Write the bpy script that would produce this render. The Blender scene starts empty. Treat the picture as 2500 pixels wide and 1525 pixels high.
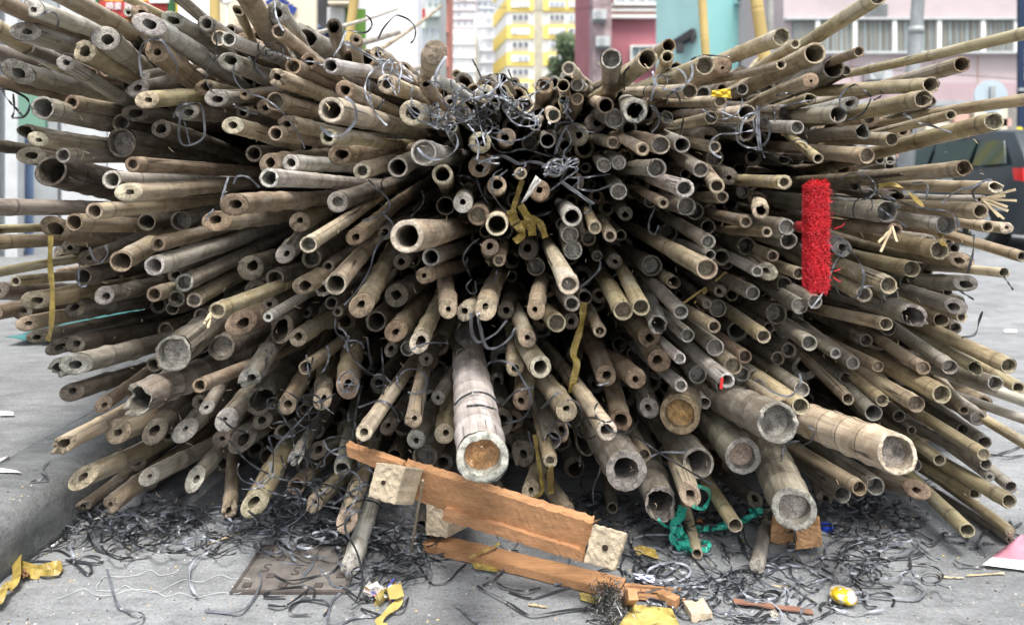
import bpy, bmesh, math, random
import numpy as np
from mathutils import Vector, Matrix
from mathutils.bvhtree import BVHTree
rad = math.radians
scene = bpy.context.scene
COL = scene.collection
# ---------------------------------------------------------------- camera
F, HCAM, CX, HY = 1667.0, 0.9, 1250.0, 435.0      # focal length in photo pixels, eye height, principal column, horizon row
cam_d = bpy.data.cameras.new("Camera"); cam = bpy.data.objects.new("Camera", cam_d); COL.objects.link(cam)
scene.camera = cam
cam.location = (0, 0, HCAM); cam.rotation_euler = (rad(90), 0, 0)
cam_d.lens = 24; cam_d.sensor_width = 36; cam_d.shift_y = -(762.5 - HY) / 2500
cam_d.clip_start = 0.05; cam_d.clip_end = 2000
cam_d.dof.use_dof = True; cam_d.dof.focus_distance = 1.6; cam_d.dof.aperture_fstop = 2.8
# ---------------------------------------------------------------- light
SUN_EL, SUN_AZ = rad(68), rad(172)
world = bpy.data.worlds.new("World"); scene.world = world; world.use_nodes = True
wn = world.node_tree; bgn = wn.nodes['Background']
sky = wn.nodes.new('ShaderNodeTexSky'); sky.sky_type = 'NISHITA'; sky.sun_disc = False
sky.sun_elevation = SUN_EL; sky.sun_rotation = SUN_AZ; sky.dust_density = 4; sky.air_density = 1.2
hsv = wn.nodes.new('ShaderNodeHueSaturation'); hsv.inputs['Saturation'].default_value = 0.35; hsv.inputs['Value'].default_value = 1.0
wn.links.new(sky.outputs[0], hsv.inputs['Color']); wn.links.new(hsv.outputs[0], bgn.inputs['Color'])
bgn.inputs['Strength'].default_value = 0.15
sd = bpy.data.lights.new("Sun", 'SUN'); so = bpy.data.objects.new("Sun", sd); COL.objects.link(so)
sd.energy = 2.3; sd.angle = rad(16); sd.color = (1, 0.96, 0.9)
sdir = Vector((math.sin(SUN_AZ) * math.cos(SUN_EL), math.cos(SUN_AZ) * math.cos(SUN_EL), math.sin(SUN_EL)))
so.rotation_euler = sdir.to_track_quat('Z', 'Y').to_euler()
so.location = (0, -5, 8)
vs = scene.view_settings
vs.view_transform = 'Standard'; vs.look = 'None'; vs.exposure = 1.05; vs.gamma = 1; vs.use_curve_mapping = False

# ---------------------------------------------------------------- helpers
rng = random.Random(7)
def P(x, y, d):                      # a photo pixel at depth d -> a point in the street
    return Vector(((x - CX) / F * d, d, HCAM - (y - HY) / F * d))
def G(x, y, z=0.0):                  # a photo pixel on the ground at height z
    return P(x, y, (HCAM - z) * F / (y - HY))
def tag(o, label=None, cat=None, group=None, kind=None):
    if label: o['label'] = label
    if cat: o['category'] = cat
    if group: o['group'] = group
    if kind: o['kind'] = kind
    return o
def empty(name, loc, label=None, cat=None, group=None):
    o = bpy.data.objects.new(name, None); COL.objects.link(o); o.location = loc; o.empty_display_size = 0.05
    return tag(o, label, cat, group)
def mesh_obj(name, verts, faces, mats, parent=None, smooth=True, mi=None, loc=None):
    me = bpy.data.meshes.new(name); me.from_pydata([tuple(v) for v in verts], [], faces)
    for m in (mats if isinstance(mats, list) else [mats]): me.materials.append(m)
    if mi is not None: me.polygons.foreach_set('material_index', mi)
    me.polygons.foreach_set('use_smooth', [smooth] * len(me.polygons))
    me.update()
    o = bpy.data.objects.new(name, me); COL.objects.link(o)
    if loc is not None: o.location = loc
    if parent is not None: o.parent = parent
    return o
class MB:
    def __init__(s): s.v = []; s.f = []; s.m = []
    def add(s, vs_, fs, m=0):
        n = len(s.v); s.v += [Vector(v) for v in vs_]; s.f += [[i + n for i in f] for f in fs]; s.m += [m] * len(fs)
    def box(s, x0, x1, y0, y1, z0, z1, m=0):
        s.add([(x, y, z) for z in (z0, z1) for y in (y0, y1) for x in (x0, x1)],
              [(0, 2, 3, 1), (4, 5, 7, 6), (0, 1, 5, 4), (2, 6, 7, 3), (0, 4, 6, 2), (1, 3, 7, 5)], m)
    def beam(s, p0, p1, up, w, h, m=0, n=1, jit=0, rg=rng):
        a = (p1 - p0).normalized(); up = Vector(up); side = a.cross(up).normalized(); u = side.cross(a).normalized()
        vs_ = []; fs = []
        for i in range(n + 1):
            c = p0.lerp(p1, i / n)
            for sx, sz in ((-1, -1), (1, -1), (1, 1), (-1, 1)):
                vs_.append(c + side * sx * w / 2 + u * sz * h / 2 + Vector([rg.uniform(-jit, jit) for _ in range(3)]))
        for i in range(n):
            b = i * 4
            for k in range(4): fs.append((b + k, b + (k + 1) % 4, b + 4 + (k + 1) % 4, b + 4 + k))
        fs += [(3, 2, 1, 0), (n * 4, n * 4 + 1, n * 4 + 2, n * 4 + 3)]
        s.add(vs_, fs, m)
    def tube(s, pts, r, n=8, m=0, cap=True):
        pts = [Vector(p) for p in pts]; vs_ = []; fs = []; N = len(pts)
        for i, p in enumerate(pts):
            t = (pts[min(i + 1, N - 1)] - pts[max(i - 1, 0)]).normalized()
            u = t.orthogonal().normalized() if i == 0 else (u - t * u.dot(t)).normalized()
            v = t.cross(u); rr = r[i] if isinstance(r, (list, tuple)) else r
            for k in range(n):
                q = 2 * math.pi * k / n; vs_.append(p + (u * math.cos(q) + v * math.sin(q)) * rr)
        for i in range(N - 1):
            for k in range(n):
                fs.append((i * n + k, i * n + (k + 1) % n, (i + 1) * n + (k + 1) % n, (i + 1) * n + k))
        if cap: fs += [tuple(range(n - 1, -1, -1)), tuple(range((N - 1) * n, N * n))]
        s.add(vs_, fs, m)
    def build(s, name, mats, parent=None, smooth=False, bevel=0):
        o = mesh_obj(name, s.v, s.f, mats, parent, smooth, s.m)
        if parent is not None and parent.type == 'EMPTY':
            o.matrix_parent_inverse = Matrix.Translation(-parent.location)
        if bevel:
            b = o.modifiers.new('bevel', 'BEVEL'); b.width = bevel; b.segments = 2; b.limit_method = 'ANGLE'
        return o

# ---------------------------------------------------------------- materials
def N(nt, t, **kw):
    n = nt.nodes.new(t)
    for k, v in kw.items():
        if k in ('blend_type', 'data_type', 'operation', 'attribute_name', 'noise_dimensions', 'feature', 'attribute_type'): setattr(n, k, v)
        else: n.inputs[k].default_value = v
    return n
def base_mat(name, rough=0.7, spec=0.3, metal=0.0):
    m = bpy.data.materials.new(name); m.use_nodes = True; nt = m.node_tree; b = nt.nodes['Principled BSDF']
    b.inputs['Roughness'].default_value = rough; b.inputs['Metallic'].default_value = metal
    b.inputs['Specular IOR Level'].default_value = spec
    return m, nt, b
def ramp(nt, src, pts):
    r = nt.nodes.new('ShaderNodeValToRGB'); cr = r.color_ramp
    while len(cr.elements) < len(pts): cr.elements.new(0.5)
    for e, (p, c) in zip(cr.elements, pts):
        e.position = p; e.color = (c, c, c, 1) if not isinstance(c, (tuple, list)) else (*c, 1)
    nt.links.new(src, r.inputs[0]); return r.outputs[0]
def mul(nt, a, b, fac=1.0):
    n = nt.nodes.new('ShaderNodeMix'); n.data_type = 'RGBA'; n.blend_type = 'MULTIPLY'; n.inputs[0].default_value = fac
    nt.links.new(a, n.inputs[6]); nt.links.new(b, n.inputs[7]); return n.outputs[2]
def mixc(nt, f, a, b):
    n = nt.nodes.new('ShaderNodeMix'); n.data_type = 'RGBA'
    nt.links.new(f, n.inputs[0])
    for s_, i in ((a, 6), (b, 7)):
        if isinstance(s_, (tuple, list)): n.inputs[i].default_value = (*s_, 1)
        else: nt.links.new(s_, n.inputs[i])
    return n.outputs[2]
def noisy(name, col, rough=0.7, scale=8.0, amt=0.25, stretch=(1, 1, 1), bump=0.0, spec=0.3, metal=0.0, dirt=0.0, bscale=None):
    m, nt, b = base_mat(name, rough, spec, metal)
    tc = nt.nodes.new('ShaderNodeTexCoord'); mp = nt.nodes.new('ShaderNodeMapping'); mp.inputs['Scale'].default_value = stretch
    nt.links.new(tc.outputs['Object'], mp.inputs['Vector'])
    nz = N(nt, 'ShaderNodeTexNoise', Scale=scale, Detail=6.0, Roughness=0.65); nt.links.new(mp.outputs[0], nz.inputs['Vector'])
    lo, hi = 1 - amt, 1 + amt * 0.7
    r = ramp(nt, nz.outputs[0], [(0.3, lo), (0.7, hi)])
    c = nt.nodes.new('ShaderNodeRGB'); c.outputs[0].default_value = (*col, 1)
    out = mul(nt, c.outputs[0], r)
    if dirt:
        n2 = N(nt, 'ShaderNodeTexNoise', Scale=scale * 0.3, Detail=8.0, Roughness=0.7); nt.links.new(tc.outputs['Object'], n2.inputs['Vector'])
        out = mul(nt, out, ramp(nt, n2.outputs[0], [(0.42, 1 - dirt), (0.6, 1.0)]))
    nt.links.new(out, b.inputs['Base Color'])
    if bump:
        bp = N(nt, 'ShaderNodeBump', Strength=bump, Distance=0.002)
        nb = N(nt, 'ShaderNodeTexNoise', Scale=bscale or scale * 4, Detail=5.0); nt.links.new(mp.outputs[0], nb.inputs['Vector'])
        nt.links.new(nb.outputs[0], bp.inputs['Height']); nt.links.new(bp.outputs[0], b.inputs['Normal'])
    return m
def flat(name, col, rough=0.6, spec=0.3, metal=0.0): return noisy(name, col, rough, 3.0, 0.08, spec=spec, metal=metal)

def bamboo_mat():
    m, nt, b = base_mat("bamboo_skin", 0.5, 0.5)
    at = N(nt, 'ShaderNodeAttribute', attribute_name='tone'); bc = N(nt, 'ShaderNodeAttribute', attribute_name='bco'); nd = N(nt, 'ShaderNodeAttribute', attribute_name='nd')
    def nz(scale, st, det=4.0, ro=0.6, dist=0.0):
        mp = nt.nodes.new('ShaderNodeMapping'); mp.inputs['Scale'].default_value = st; nt.links.new(bc.outputs['Vector'], mp.inputs['Vector'])
        n = N(nt, 'ShaderNodeTexNoise', Scale=scale, Detail=det, Roughness=ro, Distortion=dist); nt.links.new(mp.outputs[0], n.inputs['Vector']); return n.outputs[0]
    fib = nz(260, (1, 1, 0.03), 3)                      # fibre streaks along the culm
    strk = nz(60, (1, 1, 0.06), 5, 0.65)                # weathering streaks
    blot = nz(14, (1, 1, 0.6), 7, 0.7, 0.6)             # large blotches of grime
    spk = nz(220, (1, 1, 0.8), 3, 0.6)
    c = mul(nt, at.outputs['Color'], ramp(nt, fib, [(0.3, 0.86), (0.7, 1.1)]))
    c = mul(nt, c, ramp(nt, strk, [(0.28, 0.5), (0.5, 1.0), (0.75, 1.3)]))
    c = mixc(nt, ramp(nt, blot, [(0.44, 0.0), (0.6, 0.8)]), c, mul(nt, c, _rgb(nt, (0.5, 0.45, 0.40))))
    pale = nz(22, (1, 1, 0.25), 6, 0.7, 0.3)
    c = mixc(nt, ramp(nt, pale, [(0.52, 0.0), (0.68, 0.6)]), c, (0.42, 0.40, 0.365))
    ck = nz(34, (1, 1, 0.012), 2, 0.5); ckm = nz(5, (1, 1, 1.0), 2, 0.5)
    ckr = ramp(nt, ck, [(0.488, 0.0), (0.495, 1.0), (0.502, 1.0), (0.509, 0.0)])
    cm = nt.nodes.new('ShaderNodeMath'); cm.operation = 'MULTIPLY'; nt.links.new(ckr, cm.inputs[0]); nt.links.new(ramp(nt, ckm, [(0.52, 0.0), (0.56, 0.9)]), cm.inputs[1])
    c = mixc(nt, cm.outputs[0], c, (0.03, 0.024, 0.018))
    c = mixc(nt, ramp(nt, spk, [(0.66, 0.0), (0.72, 0.7)]), c, (0.05, 0.042, 0.035))
    c = mixc(nt, nd.outputs['Fac'], c, (0.028, 0.022, 0.017))
    nt.links.new(c, b.inputs['Base Color'])
    nt.links.new(ramp(nt, blot, [(0.4, 0.36), (0.65, 0.75)]), b.inputs['Roughness'])
    bp = N(nt, 'ShaderNodeBump', Strength=0.35, Distance=0.0012); ad = nt.nodes.new('ShaderNodeMath'); ad.operation = 'ADD'
    nt.links.new(fib, ad.inputs[0]); nt.links.new(strk, ad.inputs[1]); nt.links.new(ad.outputs[0], bp.inputs['Height'])
    nt.links.new(bp.outputs[0], b.inputs['Normal'])
    return m
def _rgb(nt, c):
    n = nt.nodes.new('ShaderNodeRGB'); n.outputs[0].default_value = (*c, 1); return n.outputs[0]
def face_mat(name, sc, dk=0.6, rough=0.8, bump=0.6):
    m, nt, b = base_mat(name, rough, 0.2)
    at = N(nt, 'ShaderNodeAttribute', attribute_name='tone'); bc = N(nt, 'ShaderNodeAttribute', attribute_name='bco')
    n1 = N(nt, 'ShaderNodeTexNoise', Scale=sc, Detail=6.0, Roughness=0.7); nt.links.new(bc.outputs['Vector'], n1.inputs['Vector'])
    n2 = N(nt, 'ShaderNodeTexNoise', Scale=sc * 6, Detail=3.0); nt.links.new(bc.outputs['Vector'], n2.inputs['Vector'])
    c = mul(nt, at.outputs['Color'], ramp(nt, n1.outputs[0], [(0.36, dk * .8), (0.62, 1.2)]))
    c = mul(nt, c, ramp(nt, n2.outputs[0], [(0.35, 0.6), (0.6, 1.12)]))
    n3 = N(nt, 'ShaderNodeTexNoise', Scale=sc * 0.5, Detail=2.0); nt.links.new(bc.outputs['Vector'], n3.inputs['Vector'])
    c = mixc(nt, ramp(nt, n3.outputs[0], [(0.56, 0.0), (0.66, 0.5)]), c, (0.10, 0.075, 0.05))
    nt.links.new(c, b.inputs['Base Color'])
    bp = N(nt, 'ShaderNodeBump', Strength=bump, Distance=0.001); nt.links.new(n2.outputs[0], bp.inputs['Height']); nt.links.new(bp.outputs[0], b.inputs['Normal'])
    return m
M_CULM = bamboo_mat(); M_FACE = face_mat("cut_bamboo", 60, 0.55); M_BORE = face_mat("bamboo_bore", 50, 0.5); M_DIA = face_mat("node_membrane", 45, 0.5, 0.6)
# ---------------------------------------------------------------- ground, kerb, pavement
def ground_mat(name, col, sc=1.0):
    m, nt, b = base_mat(name, 0.85, 0.25)
    tc = nt.nodes.new('ShaderNodeTexCoord'); o = tc.outputs['Object']
    def nz(s, st=(1, 1, 1), det=6.0, ro=0.65, dist=0.0):
        mp = nt.nodes.new('ShaderNodeMapping'); mp.inputs['Scale'].default_value = st; nt.links.new(o, mp.inputs['Vector'])
        n = N(nt, 'ShaderNodeTexNoise', Scale=s, Detail=det, Roughness=ro, Distortion=dist); nt.links.new(mp.outputs[0], n.inputs['Vector']); return n.outputs[0]
    c = _rgb(nt, col)
    c = mul(nt, c, ramp(nt, nz(2.2 * sc, det=9), [(0.3, 0.72), (0.65, 1.15)]))
    c = mul(nt, c, ramp(nt, nz(14 * sc, (0.35, 1, 1), 6, 0.7), [(0.35, 0.78), (0.6, 1.08)]))
    c = mul(nt, c, ramp(nt, nz(40 * sc, (0.2, 1, 1), 4, 0.6), [(0.35, 0.88), (0.6, 1.04)]))
    c = mul(nt, c, ramp(nt, nz(5 * sc, det=8, dist=1.0), [(0.34, 0.75), (0.44, 1.0)]))
    c = mul(nt, c, ramp(nt, nz(120 * sc, det=3), [(0.3, 0.75), (0.55, 1.05)]))
    c = mixc(nt, ramp(nt, nz(210 * sc, det=2), [(0.67, 0.0), (0.71, 0.8)]), c, (0.5, 0.48, 0.45))
    c = mixc(nt, ramp(nt, nz(160 * sc, det=3, dist=0.4), [(0.28, 0.8), (0.33, 0.0)]), c, (0.05, 0.048, 0.045))
    nt.links.new(c, b.inputs['Base Color'])
    bp = N(nt, 'ShaderNodeBump', Strength=0.7, Distance=0.005); ad = nt.nodes.new('ShaderNodeMath'); ad.operation = 'ADD'
    nt.links.new(nz(45 * sc, (0.25, 1, 1), 5), ad.inputs[0]); nt.links.new(nz(160 * sc, det=3), ad.inputs[1])
    nt.links.new(ad.outputs[0], bp.inputs['Height']); nt.links.new(bp.outputs[0], b.inputs['Normal'])
    return m
M_ROAD = ground_mat("road_concrete", (0.235, 0.245, 0.254)); M_PAVE = ground_mat("pavement_concrete", (0.185, 0.192, 0.196)); M_KERB = ground_mat("kerb_stone", (0.17, 0.178, 0.18), 1.6)
KZ, KX = 0.138, -1.14
g = MB()
for i in range(40):      # one sheet, finely cut near the camera
    pass
g.add([(-400, -60, 0), (400, -60, 0), (400, 500, 0), (-400, 500, 0)], [(0, 1, 2, 3)])
tag(g.build('road', M_ROAD), kind='structure')
g = MB(); g.box(-6.0, KX - 0.236, -4, 2.295, 0.02, KZ - 0.002); g.box(-6.0, KX - 0.236, 2.301, 9, 0.02, KZ - 0.002); g.box(-6.0, KX - 0.236, 9.006, 40, 0.02, KZ - 0.002)
tag(g.build('pavement', M_PAVE, bevel=0.003), kind='structure')
# worn kerb stones
def kerb_stone(y0, y1):
    nx, ny, nz_ = 7, max(4, int((y1 - y0) / 0.03)), 5
    bm = bmesh.new(); bmesh.ops.create_cube(bm, size=1)
    bmesh.ops.subdivide_edges(bm, edges=bm.edges[:], cuts=3, use_grid_fill=True)
    for v in bm.verts:
        v.co = Vector((v.co.x * 0.23, v.co.y * (y1 - y0), v.co.z * KZ * 1.2))
    lg = [e for e in bm.edges if abs((e.verts[0].co - e.verts[1].co).y) > 0.05]
    bmesh.ops.subdivide_edges(bm, edges=lg, cuts=6, use_grid_fill=True)
    for v in bm.verts:
        x, y, z = v.co
        from mathutils import noise
        n = noise.noise(Vector((x * 12, (y + y0) * 7, z * 12))) * 0.008 + noise.noise(Vector((x * 40, (y + y0) * 30, z * 40))) * 0.004
        if x > 0.1 and z > 0.06: v.co.x -= 0.012; v.co.z -= 0.012
        if x > 0.1: v.co.x += n * 1.5 + (0.03 * (0.08 - z) if z < 0.05 else 0)
        if z > 0.07: v.co.z += n * 0.6
    me = bpy.data.meshes.new('kerb'); bm.to_mesh(me); bm.free(); me.materials.append(M_KERB)
    me.polygons.foreach_set('use_smooth', [True] * len(me.polygons))
    o = bpy.data.objects.new('kerb', me); COL.objects.link(o); o.location = (KX - 0.117, (y0 + y1) / 2, KZ * 0.4)
    return tag(o, kind='structure')
ys = [-2.0, 0.35, 1.27, 2.2, 3.1, 4.0, 6, 9, 14]
for a, b_ in zip(ys, ys[1:]): kerb_stone(a, b_ - 0.006)

# ---------------------------------------------------------------- buildings and street behind
def wallbox(x0, x1, yt, yb, d, thick=6.0):           # box whose front spans photo columns/rows at depth d
    a = P(x0, yt, d); b = P(x1, yb, d)
    return a.x, b.x, d, d + thick, max(0.0, b.z), a.z
def building(name, label, front, mat, d, thick, wins, win_mats, extra=None, cat='building'):
    x0, x1, yt = front
    a = P(x0, yt, d); b = P(x1, HY, d)
    root = empty(name, ((a.x + b.x) / 2, d, 0), label, cat)
    m = MB(); m.box(a.x, b.x, d, d + thick, 0, a.z); m.build('wall', mat, root)
    for (wx0, wx1, wy0, wy1, fm, gm) in wins:
        p = P(wx0, wy0, d); q = P(wx1, wy1, d); s = (q.x - p.x) * 0.05 + 0.02; dp = d * 0.004
        f = MB()
        f.box(p.x - s, q.x + s, d - dp * 3, d - 0.003, p.z, p.z + s); f.box(p.x - s, q.x + s, d - dp * 3, d - 0.003, q.z - s, q.z)
        f.box(p.x - s, p.x, d - dp * 3, d - 0.003, q.z, p.z); f.box(q.x, q.x + s, d - dp * 3, d - 0.003, q.z, p.z)
        k = max(1, round((q.x - p.x) / max(0.3, (p.z - q.z) * 0.6)))
        for i in range(1, k): xx = p.x + (q.x - p.x) * i / k; f.box(xx - s * .35, xx + s * .35, d - dp * 2, d - 0.003, q.z, p.z)
        fo = f.build('window', fm, root)
        g_ = MB(); g_.box(p.x, q.x, d - dp, d - 0.002, q.z, p.z); po = g_.build('pane', gm, fo)
    return root
M_WHITE = noisy('white_paint', (0.8, 0.8, 0.78), 0.7, 1.5, 0.08); M_YEL = noisy('yellow_paint', (0.84, 0.64, 0.17), 0.7, 1.5, 0.1)
M_GLASS = flat('window_glass', (0.36, 0.40, 0.44), 0.15, 0.6); M_GLD = flat('dark_glass', (0.14, 0.15, 0.17), 0.15, 0.6); M_GLC = noisy('curtained_glass', (0.58, 0.6, 0.63), 0.3, 2, 0.3)
M_PINK = noisy('pink_render', (0.45, 0.34, 0.36), 0.8, 0.6, 0.1, dirt=0.12); M_PINKL = noisy('pale_pink_render', (0.50, 0.43, 0.44), 0.8, 0.6, 0.1, dirt=0.1)
M_TEAL = noisy('teal_render', (0.25, 0.52, 0.51), 0.8, 0.5, 0.08, dirt=0.12); M_TEALL = noisy('pale_teal_render', (0.36, 0.58, 0.58), 0.8, 0.5, 0.1, dirt=0.1)
M_RED = noisy('dull_red_render', (0.40, 0.15, 0.18), 0.8, 1.0, 0.15, dirt=0.15); M_SALM = noisy('salmon_render', (0.62, 0.36, 0.3), 0.8, 1.0, 0.15)
M_CREAM = noisy('cream_board', (0.68, 0.6, 0.48), 0.6, 3, 0.08); M_GREY = noisy('grey_metal', (0.32, 0.34, 0.35), 0.5, 4, 0.2, spec=0.5)
M_STEEL = noisy('light_grey_metal', (0.5, 0.52, 0.53), 0.5, 4, 0.15); M_DARK = noisy('dark_interior', (0.045, 0.045, 0.05), 0.7, 4, 0.4)
M_BLUEP = flat('blue_paint', (0.02, 0.05, 0.25)); M_NAVY = flat('navy_metal', (0.015, 0.03, 0.07), 0.4); M_GREEN = flat('green_paint', (0.03, 0.14, 0.05))
M_REDP = flat('red_paint', (0.42, 0.05, 0.045), 0.5); M_YELP = flat('yellow_board', (0.8, 0.62, 0.05)); M_BRICK = noisy('brick_red', (0.5, 0.2, 0.15), 0.8, 3, 0.2)
M_BLUET = noisy('blue_tarp', (0.12, 0.18, 0.3), 0.6, 5, 0.3); M_TARP = noisy('teal_tarp', (0.03, 0.14, 0.14), 0.5, 5, 0.3)
M_BAMB = noisy('standing_bamboo', (0.48, 0.36, 0.14), 0.5, 12, 0.2, (1, 1, 0.1)); M_WHT = flat('white_letters', (0.8, 0.8, 0.8))

# the tall yellow and white housing block
D = 146.0
root = empty('apartment_tower', P(1330, 435, D) * 1.0, 'yellow and white banded apartment tower at the end of the street', 'building'); root.location.z = 0
m = MB(); a = P(1208, 0, D); e = P(1445, 0, D)
y_side = D + 14
m.add([(P(1238, 0, D).x, D, 0), (e.x, D, 0), (e.x, D + 16, 0), (P(1206, 0, D).x * 1.08, D + 16, 0),
       (P(1238, 0, D).x, D, 90), (e.x, D, 90), (e.x, D + 16, 90), (P(1206, 0, D).x * 1.08, D + 16, 90)],
      [(0, 1, 5, 4), (1, 2, 6, 5), (3, 0, 4, 7), (2, 3, 7, 6), (4, 5, 6, 7)]); m.build('wall', M_WHITE, root)
band = [(-165, -132), (-99, -66), (-33, -0)] ; band = [(-4 + 66 * k, 29 + 66 * k) for k in range(-4, 4)]
for (t, b_) in band:
    zt = P(0, t, D).z; zb = P(0, b_, D).z
    mm = MB()
    for (xa, xb) in ((1238, 1303), (1326, 1440)):
        mm.box(P(xa, 0, D).x, P(xb, 0, D).x, D - 0.6, D - 0.01, zb, zt)
    xs = P(1238, 0, D).x; xf = P(1206, 0, D).x * 1.08
    mm.add([(xs - .02, D - .6, zb), (xf - .4, D + 16, zb), (xf - .4, D + 16, zt), (xs - .02, D - .6, zt)], [(0, 1, 2, 3)])
    mm.build('yellow_band', M_YEL, root)
wk = 0
for k in range(-8, 7):
    yc = 12 + 33 * k
    for (xa, xb) in ((1250, 1291), (1341, 1378), (1388, 1425)):
        wk += 1
        p = P(xa, yc - 6, D); q = P(xb, yc + 7, D)
        f = MB(); f.box(p.x - .15, q.x + .15, D - 0.85, D - 0.62, q.z - .12, p.z + .12); fo = f.build('window', M_WHITE, root)
        g_ = MB(); n = 3
        for i in range(n):
            xx0 = p.x + (q.x - p.x) * i / n + .12; xx1 = p.x + (q.x - p.x) * (i + 1) / n - .12
            if rng.random() < 0.85: g_.box(xx0, xx1, D - 0.95, D - 0.86, q.z, p.z)
        if g_.v:
            po = g_.build('pane', rng.choice([M_GLASS, M_GLD, M_GLC, M_GLC]), fo)
mm = MB(); p = P(1305, 0, D); q = P(1324, 0, D); mm.box(p.x, q.x, D - .3, D - .01, 0, 88); mm.build('stair_panel', noisy('worn_concrete', (0.45, 0.42, 0.33), 0.8, 0.4, 0.3), root)
# pale distant towers
def tower(x0, x1, yt, d, mat, rows, cols, label, gm, name='apartment_tower', th=20):
    a = P(x0, yt, d); b = P(x1, HY, d)
    root = empty(name, ((a.x + b.x) / 2, d, 0), label, 'building')
    m = MB(); m.box(a.x, b.x, d, d + th, 0, a.z); m.build('wall', mat, root)
    w = (b.x - a.x) / cols; hgt = 3.0; z = a.z - 2.4; k = 0
    while z > 3 and k < rows:
        s = MB(); s.box(a.x - .1, b.x + .1, d - .5, d - .01, z - .9, z - .55); s.build('ledge', mat, root)
        for c in range(cols):
            g_ = MB(); g_.box(a.x + w * (c + .2), a.x + w * (c + .8), d - .12, d - .02, z, z + 1.4); g_.build('window', gm if rng.random() < .7 else M_GLC, root)
        z -= hgt; k += 1
    return root
M_OFFW = noisy('offwhite_render', (0.84, 0.84, 0.86), 0.8, 0.4, 0.08)
tower(1158, 1226, 34, 170, M_OFFW, 13, 3, 'white stepped apartment tower just left of the yellow and white tower', M_GLC)
tower(1100, 1160, 72, 150, M_WHITE, 9, 3, 'low white block with rounded bright front among the distant towers', M_GLC)
tower(1096, 1160, -150, 230, noisy('pinkish_tower', (0.72, 0.66, 0.66), 0.8, 0.3, 0.1), 34, 4, 'tall pinkish grey tower rising behind the low white block', M_GLASS)
tower(1161, 1240, -120, 250, noisy('blueish_tower', (0.74, 0.77, 0.8), 0.8, 0.3, 0.1), 34, 5, 'tall pale blue tower behind the white stepped tower', M_GLASS)
# brick red column building and left street
tower(1072, 1094, -260, 60, M_BRICK, 12, 1, 'narrow brick red building edge left of the distant towers', M_GLASS, 'narrow_building', 5)
tower(985, 1072, -300, 45, noisy('greenish_white', (0.55, 0.6, 0.58), 0.8, 0.8, 0.15), 12, 6, 'greenish white shop building with many small windows beyond the sign', M_GLASS, 'street_building', 5)
tower(880, 985, -400, 32, noisy('pale_grey_render', (0.58, 0.56, 0.54), 0.8, 0.8, 0.15), 10, 3, 'pale grey building with pipes behind the upright bamboo', M_GLC, 'street_building', 5)
m = MB(); 
rt = empty('drain_pipes', P(930, 435, 20), 'light grey vertical pipes on the pale grey building front', 'pipes'); rt.location.z = 0
for i, (x, w) in enumerate(((912, .14), (925, .1), (946, .08), (962, .12), (975, .06))):
    m = MB(); p = P(x, 0, 31.5); m.tube([(p.x, 31.5, 0), (p.x, 31.5, 14)], w * 1.6, 8); m.build('pipe', M_STEEL if i % 2 == 0 else M_YELP, rt)
# hanging street sign, red and white
rt = empty('hanging_sign', P(1020, 35, 18), 'small red and white hanging sign over the far street', 'sign')
m = MB(); m.box(*wallbox(1003, 1030, 22, 47, 18, 0.08)); m.build('board', flat('pale_pink_board', (0.75, 0.45, 0.5)), rt)
m = MB(); p = P(1030, 22, 18); q = P(1038, 47, 18); m.box(p.x, q.x, 17.99, 18.08, q.z, p.z); m.build('red_edge', M_REDP, rt)
m = MB(); p = P(1003, 50, 18); q = P(1036, 68, 18); m.box(p.x, q.x, 18, 18.08, q.z, p.z); m.build('lower_board', flat('pale_green_board', (0.55, 0.68, 0.55)), rt)
m = MB(); p = P(1036, -60, 18.04); m.tube([(p.x, 18.04, P(0, 70, 18).z), (p.x, 18.04, P(0, -160, 18).z)], 0.03); m.build('post', M_STEEL, rt)
# dull red building
w = [(1502, 1600, -30, 12, M_WHITE, M_GLC), (1540, 1600, 118, 150, M_WHITE, M_GLASS)]
rt = building('red_building', 'dull red building with white bands left of the teal wall', (1440, 1602, -150), M_RED, 42, 10, w, None)
m = MB()
for t, b_ in ((12, 18), (25, 31), (40, 47)): m.box(P(1488, t, 42).x, P(1602, t, 42).x, 41.6, 41.995, P(0, b_, 42).z, P(0, t, 42).z)
m.build('white_bands', M_WHITE, rt)
m = MB(); m.box(P(1488, 0, 42).x, P(1602, 0, 42).x, 41.8, 41.99, P(0, 40, 42).z, P(0, 31, 42).z); m.box(P(1488, 0, 42).x, P(1602, 0, 42).x, 41.8, 41.99, P(0, 25, 42).z, P(0, 18, 42).z); m.build('salmon_bands', M_SALM, rt)
m = MB(); m.box(P(1443, 0, 41).x, P(1487, 0, 41).x, 40, 41.9, 0, P(0, -60, 41).z); m.build('side_bay', noisy('mottled_red', (0.36, 0.27, 0.28), 0.8, 1.2, 0.5), rt)
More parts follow.
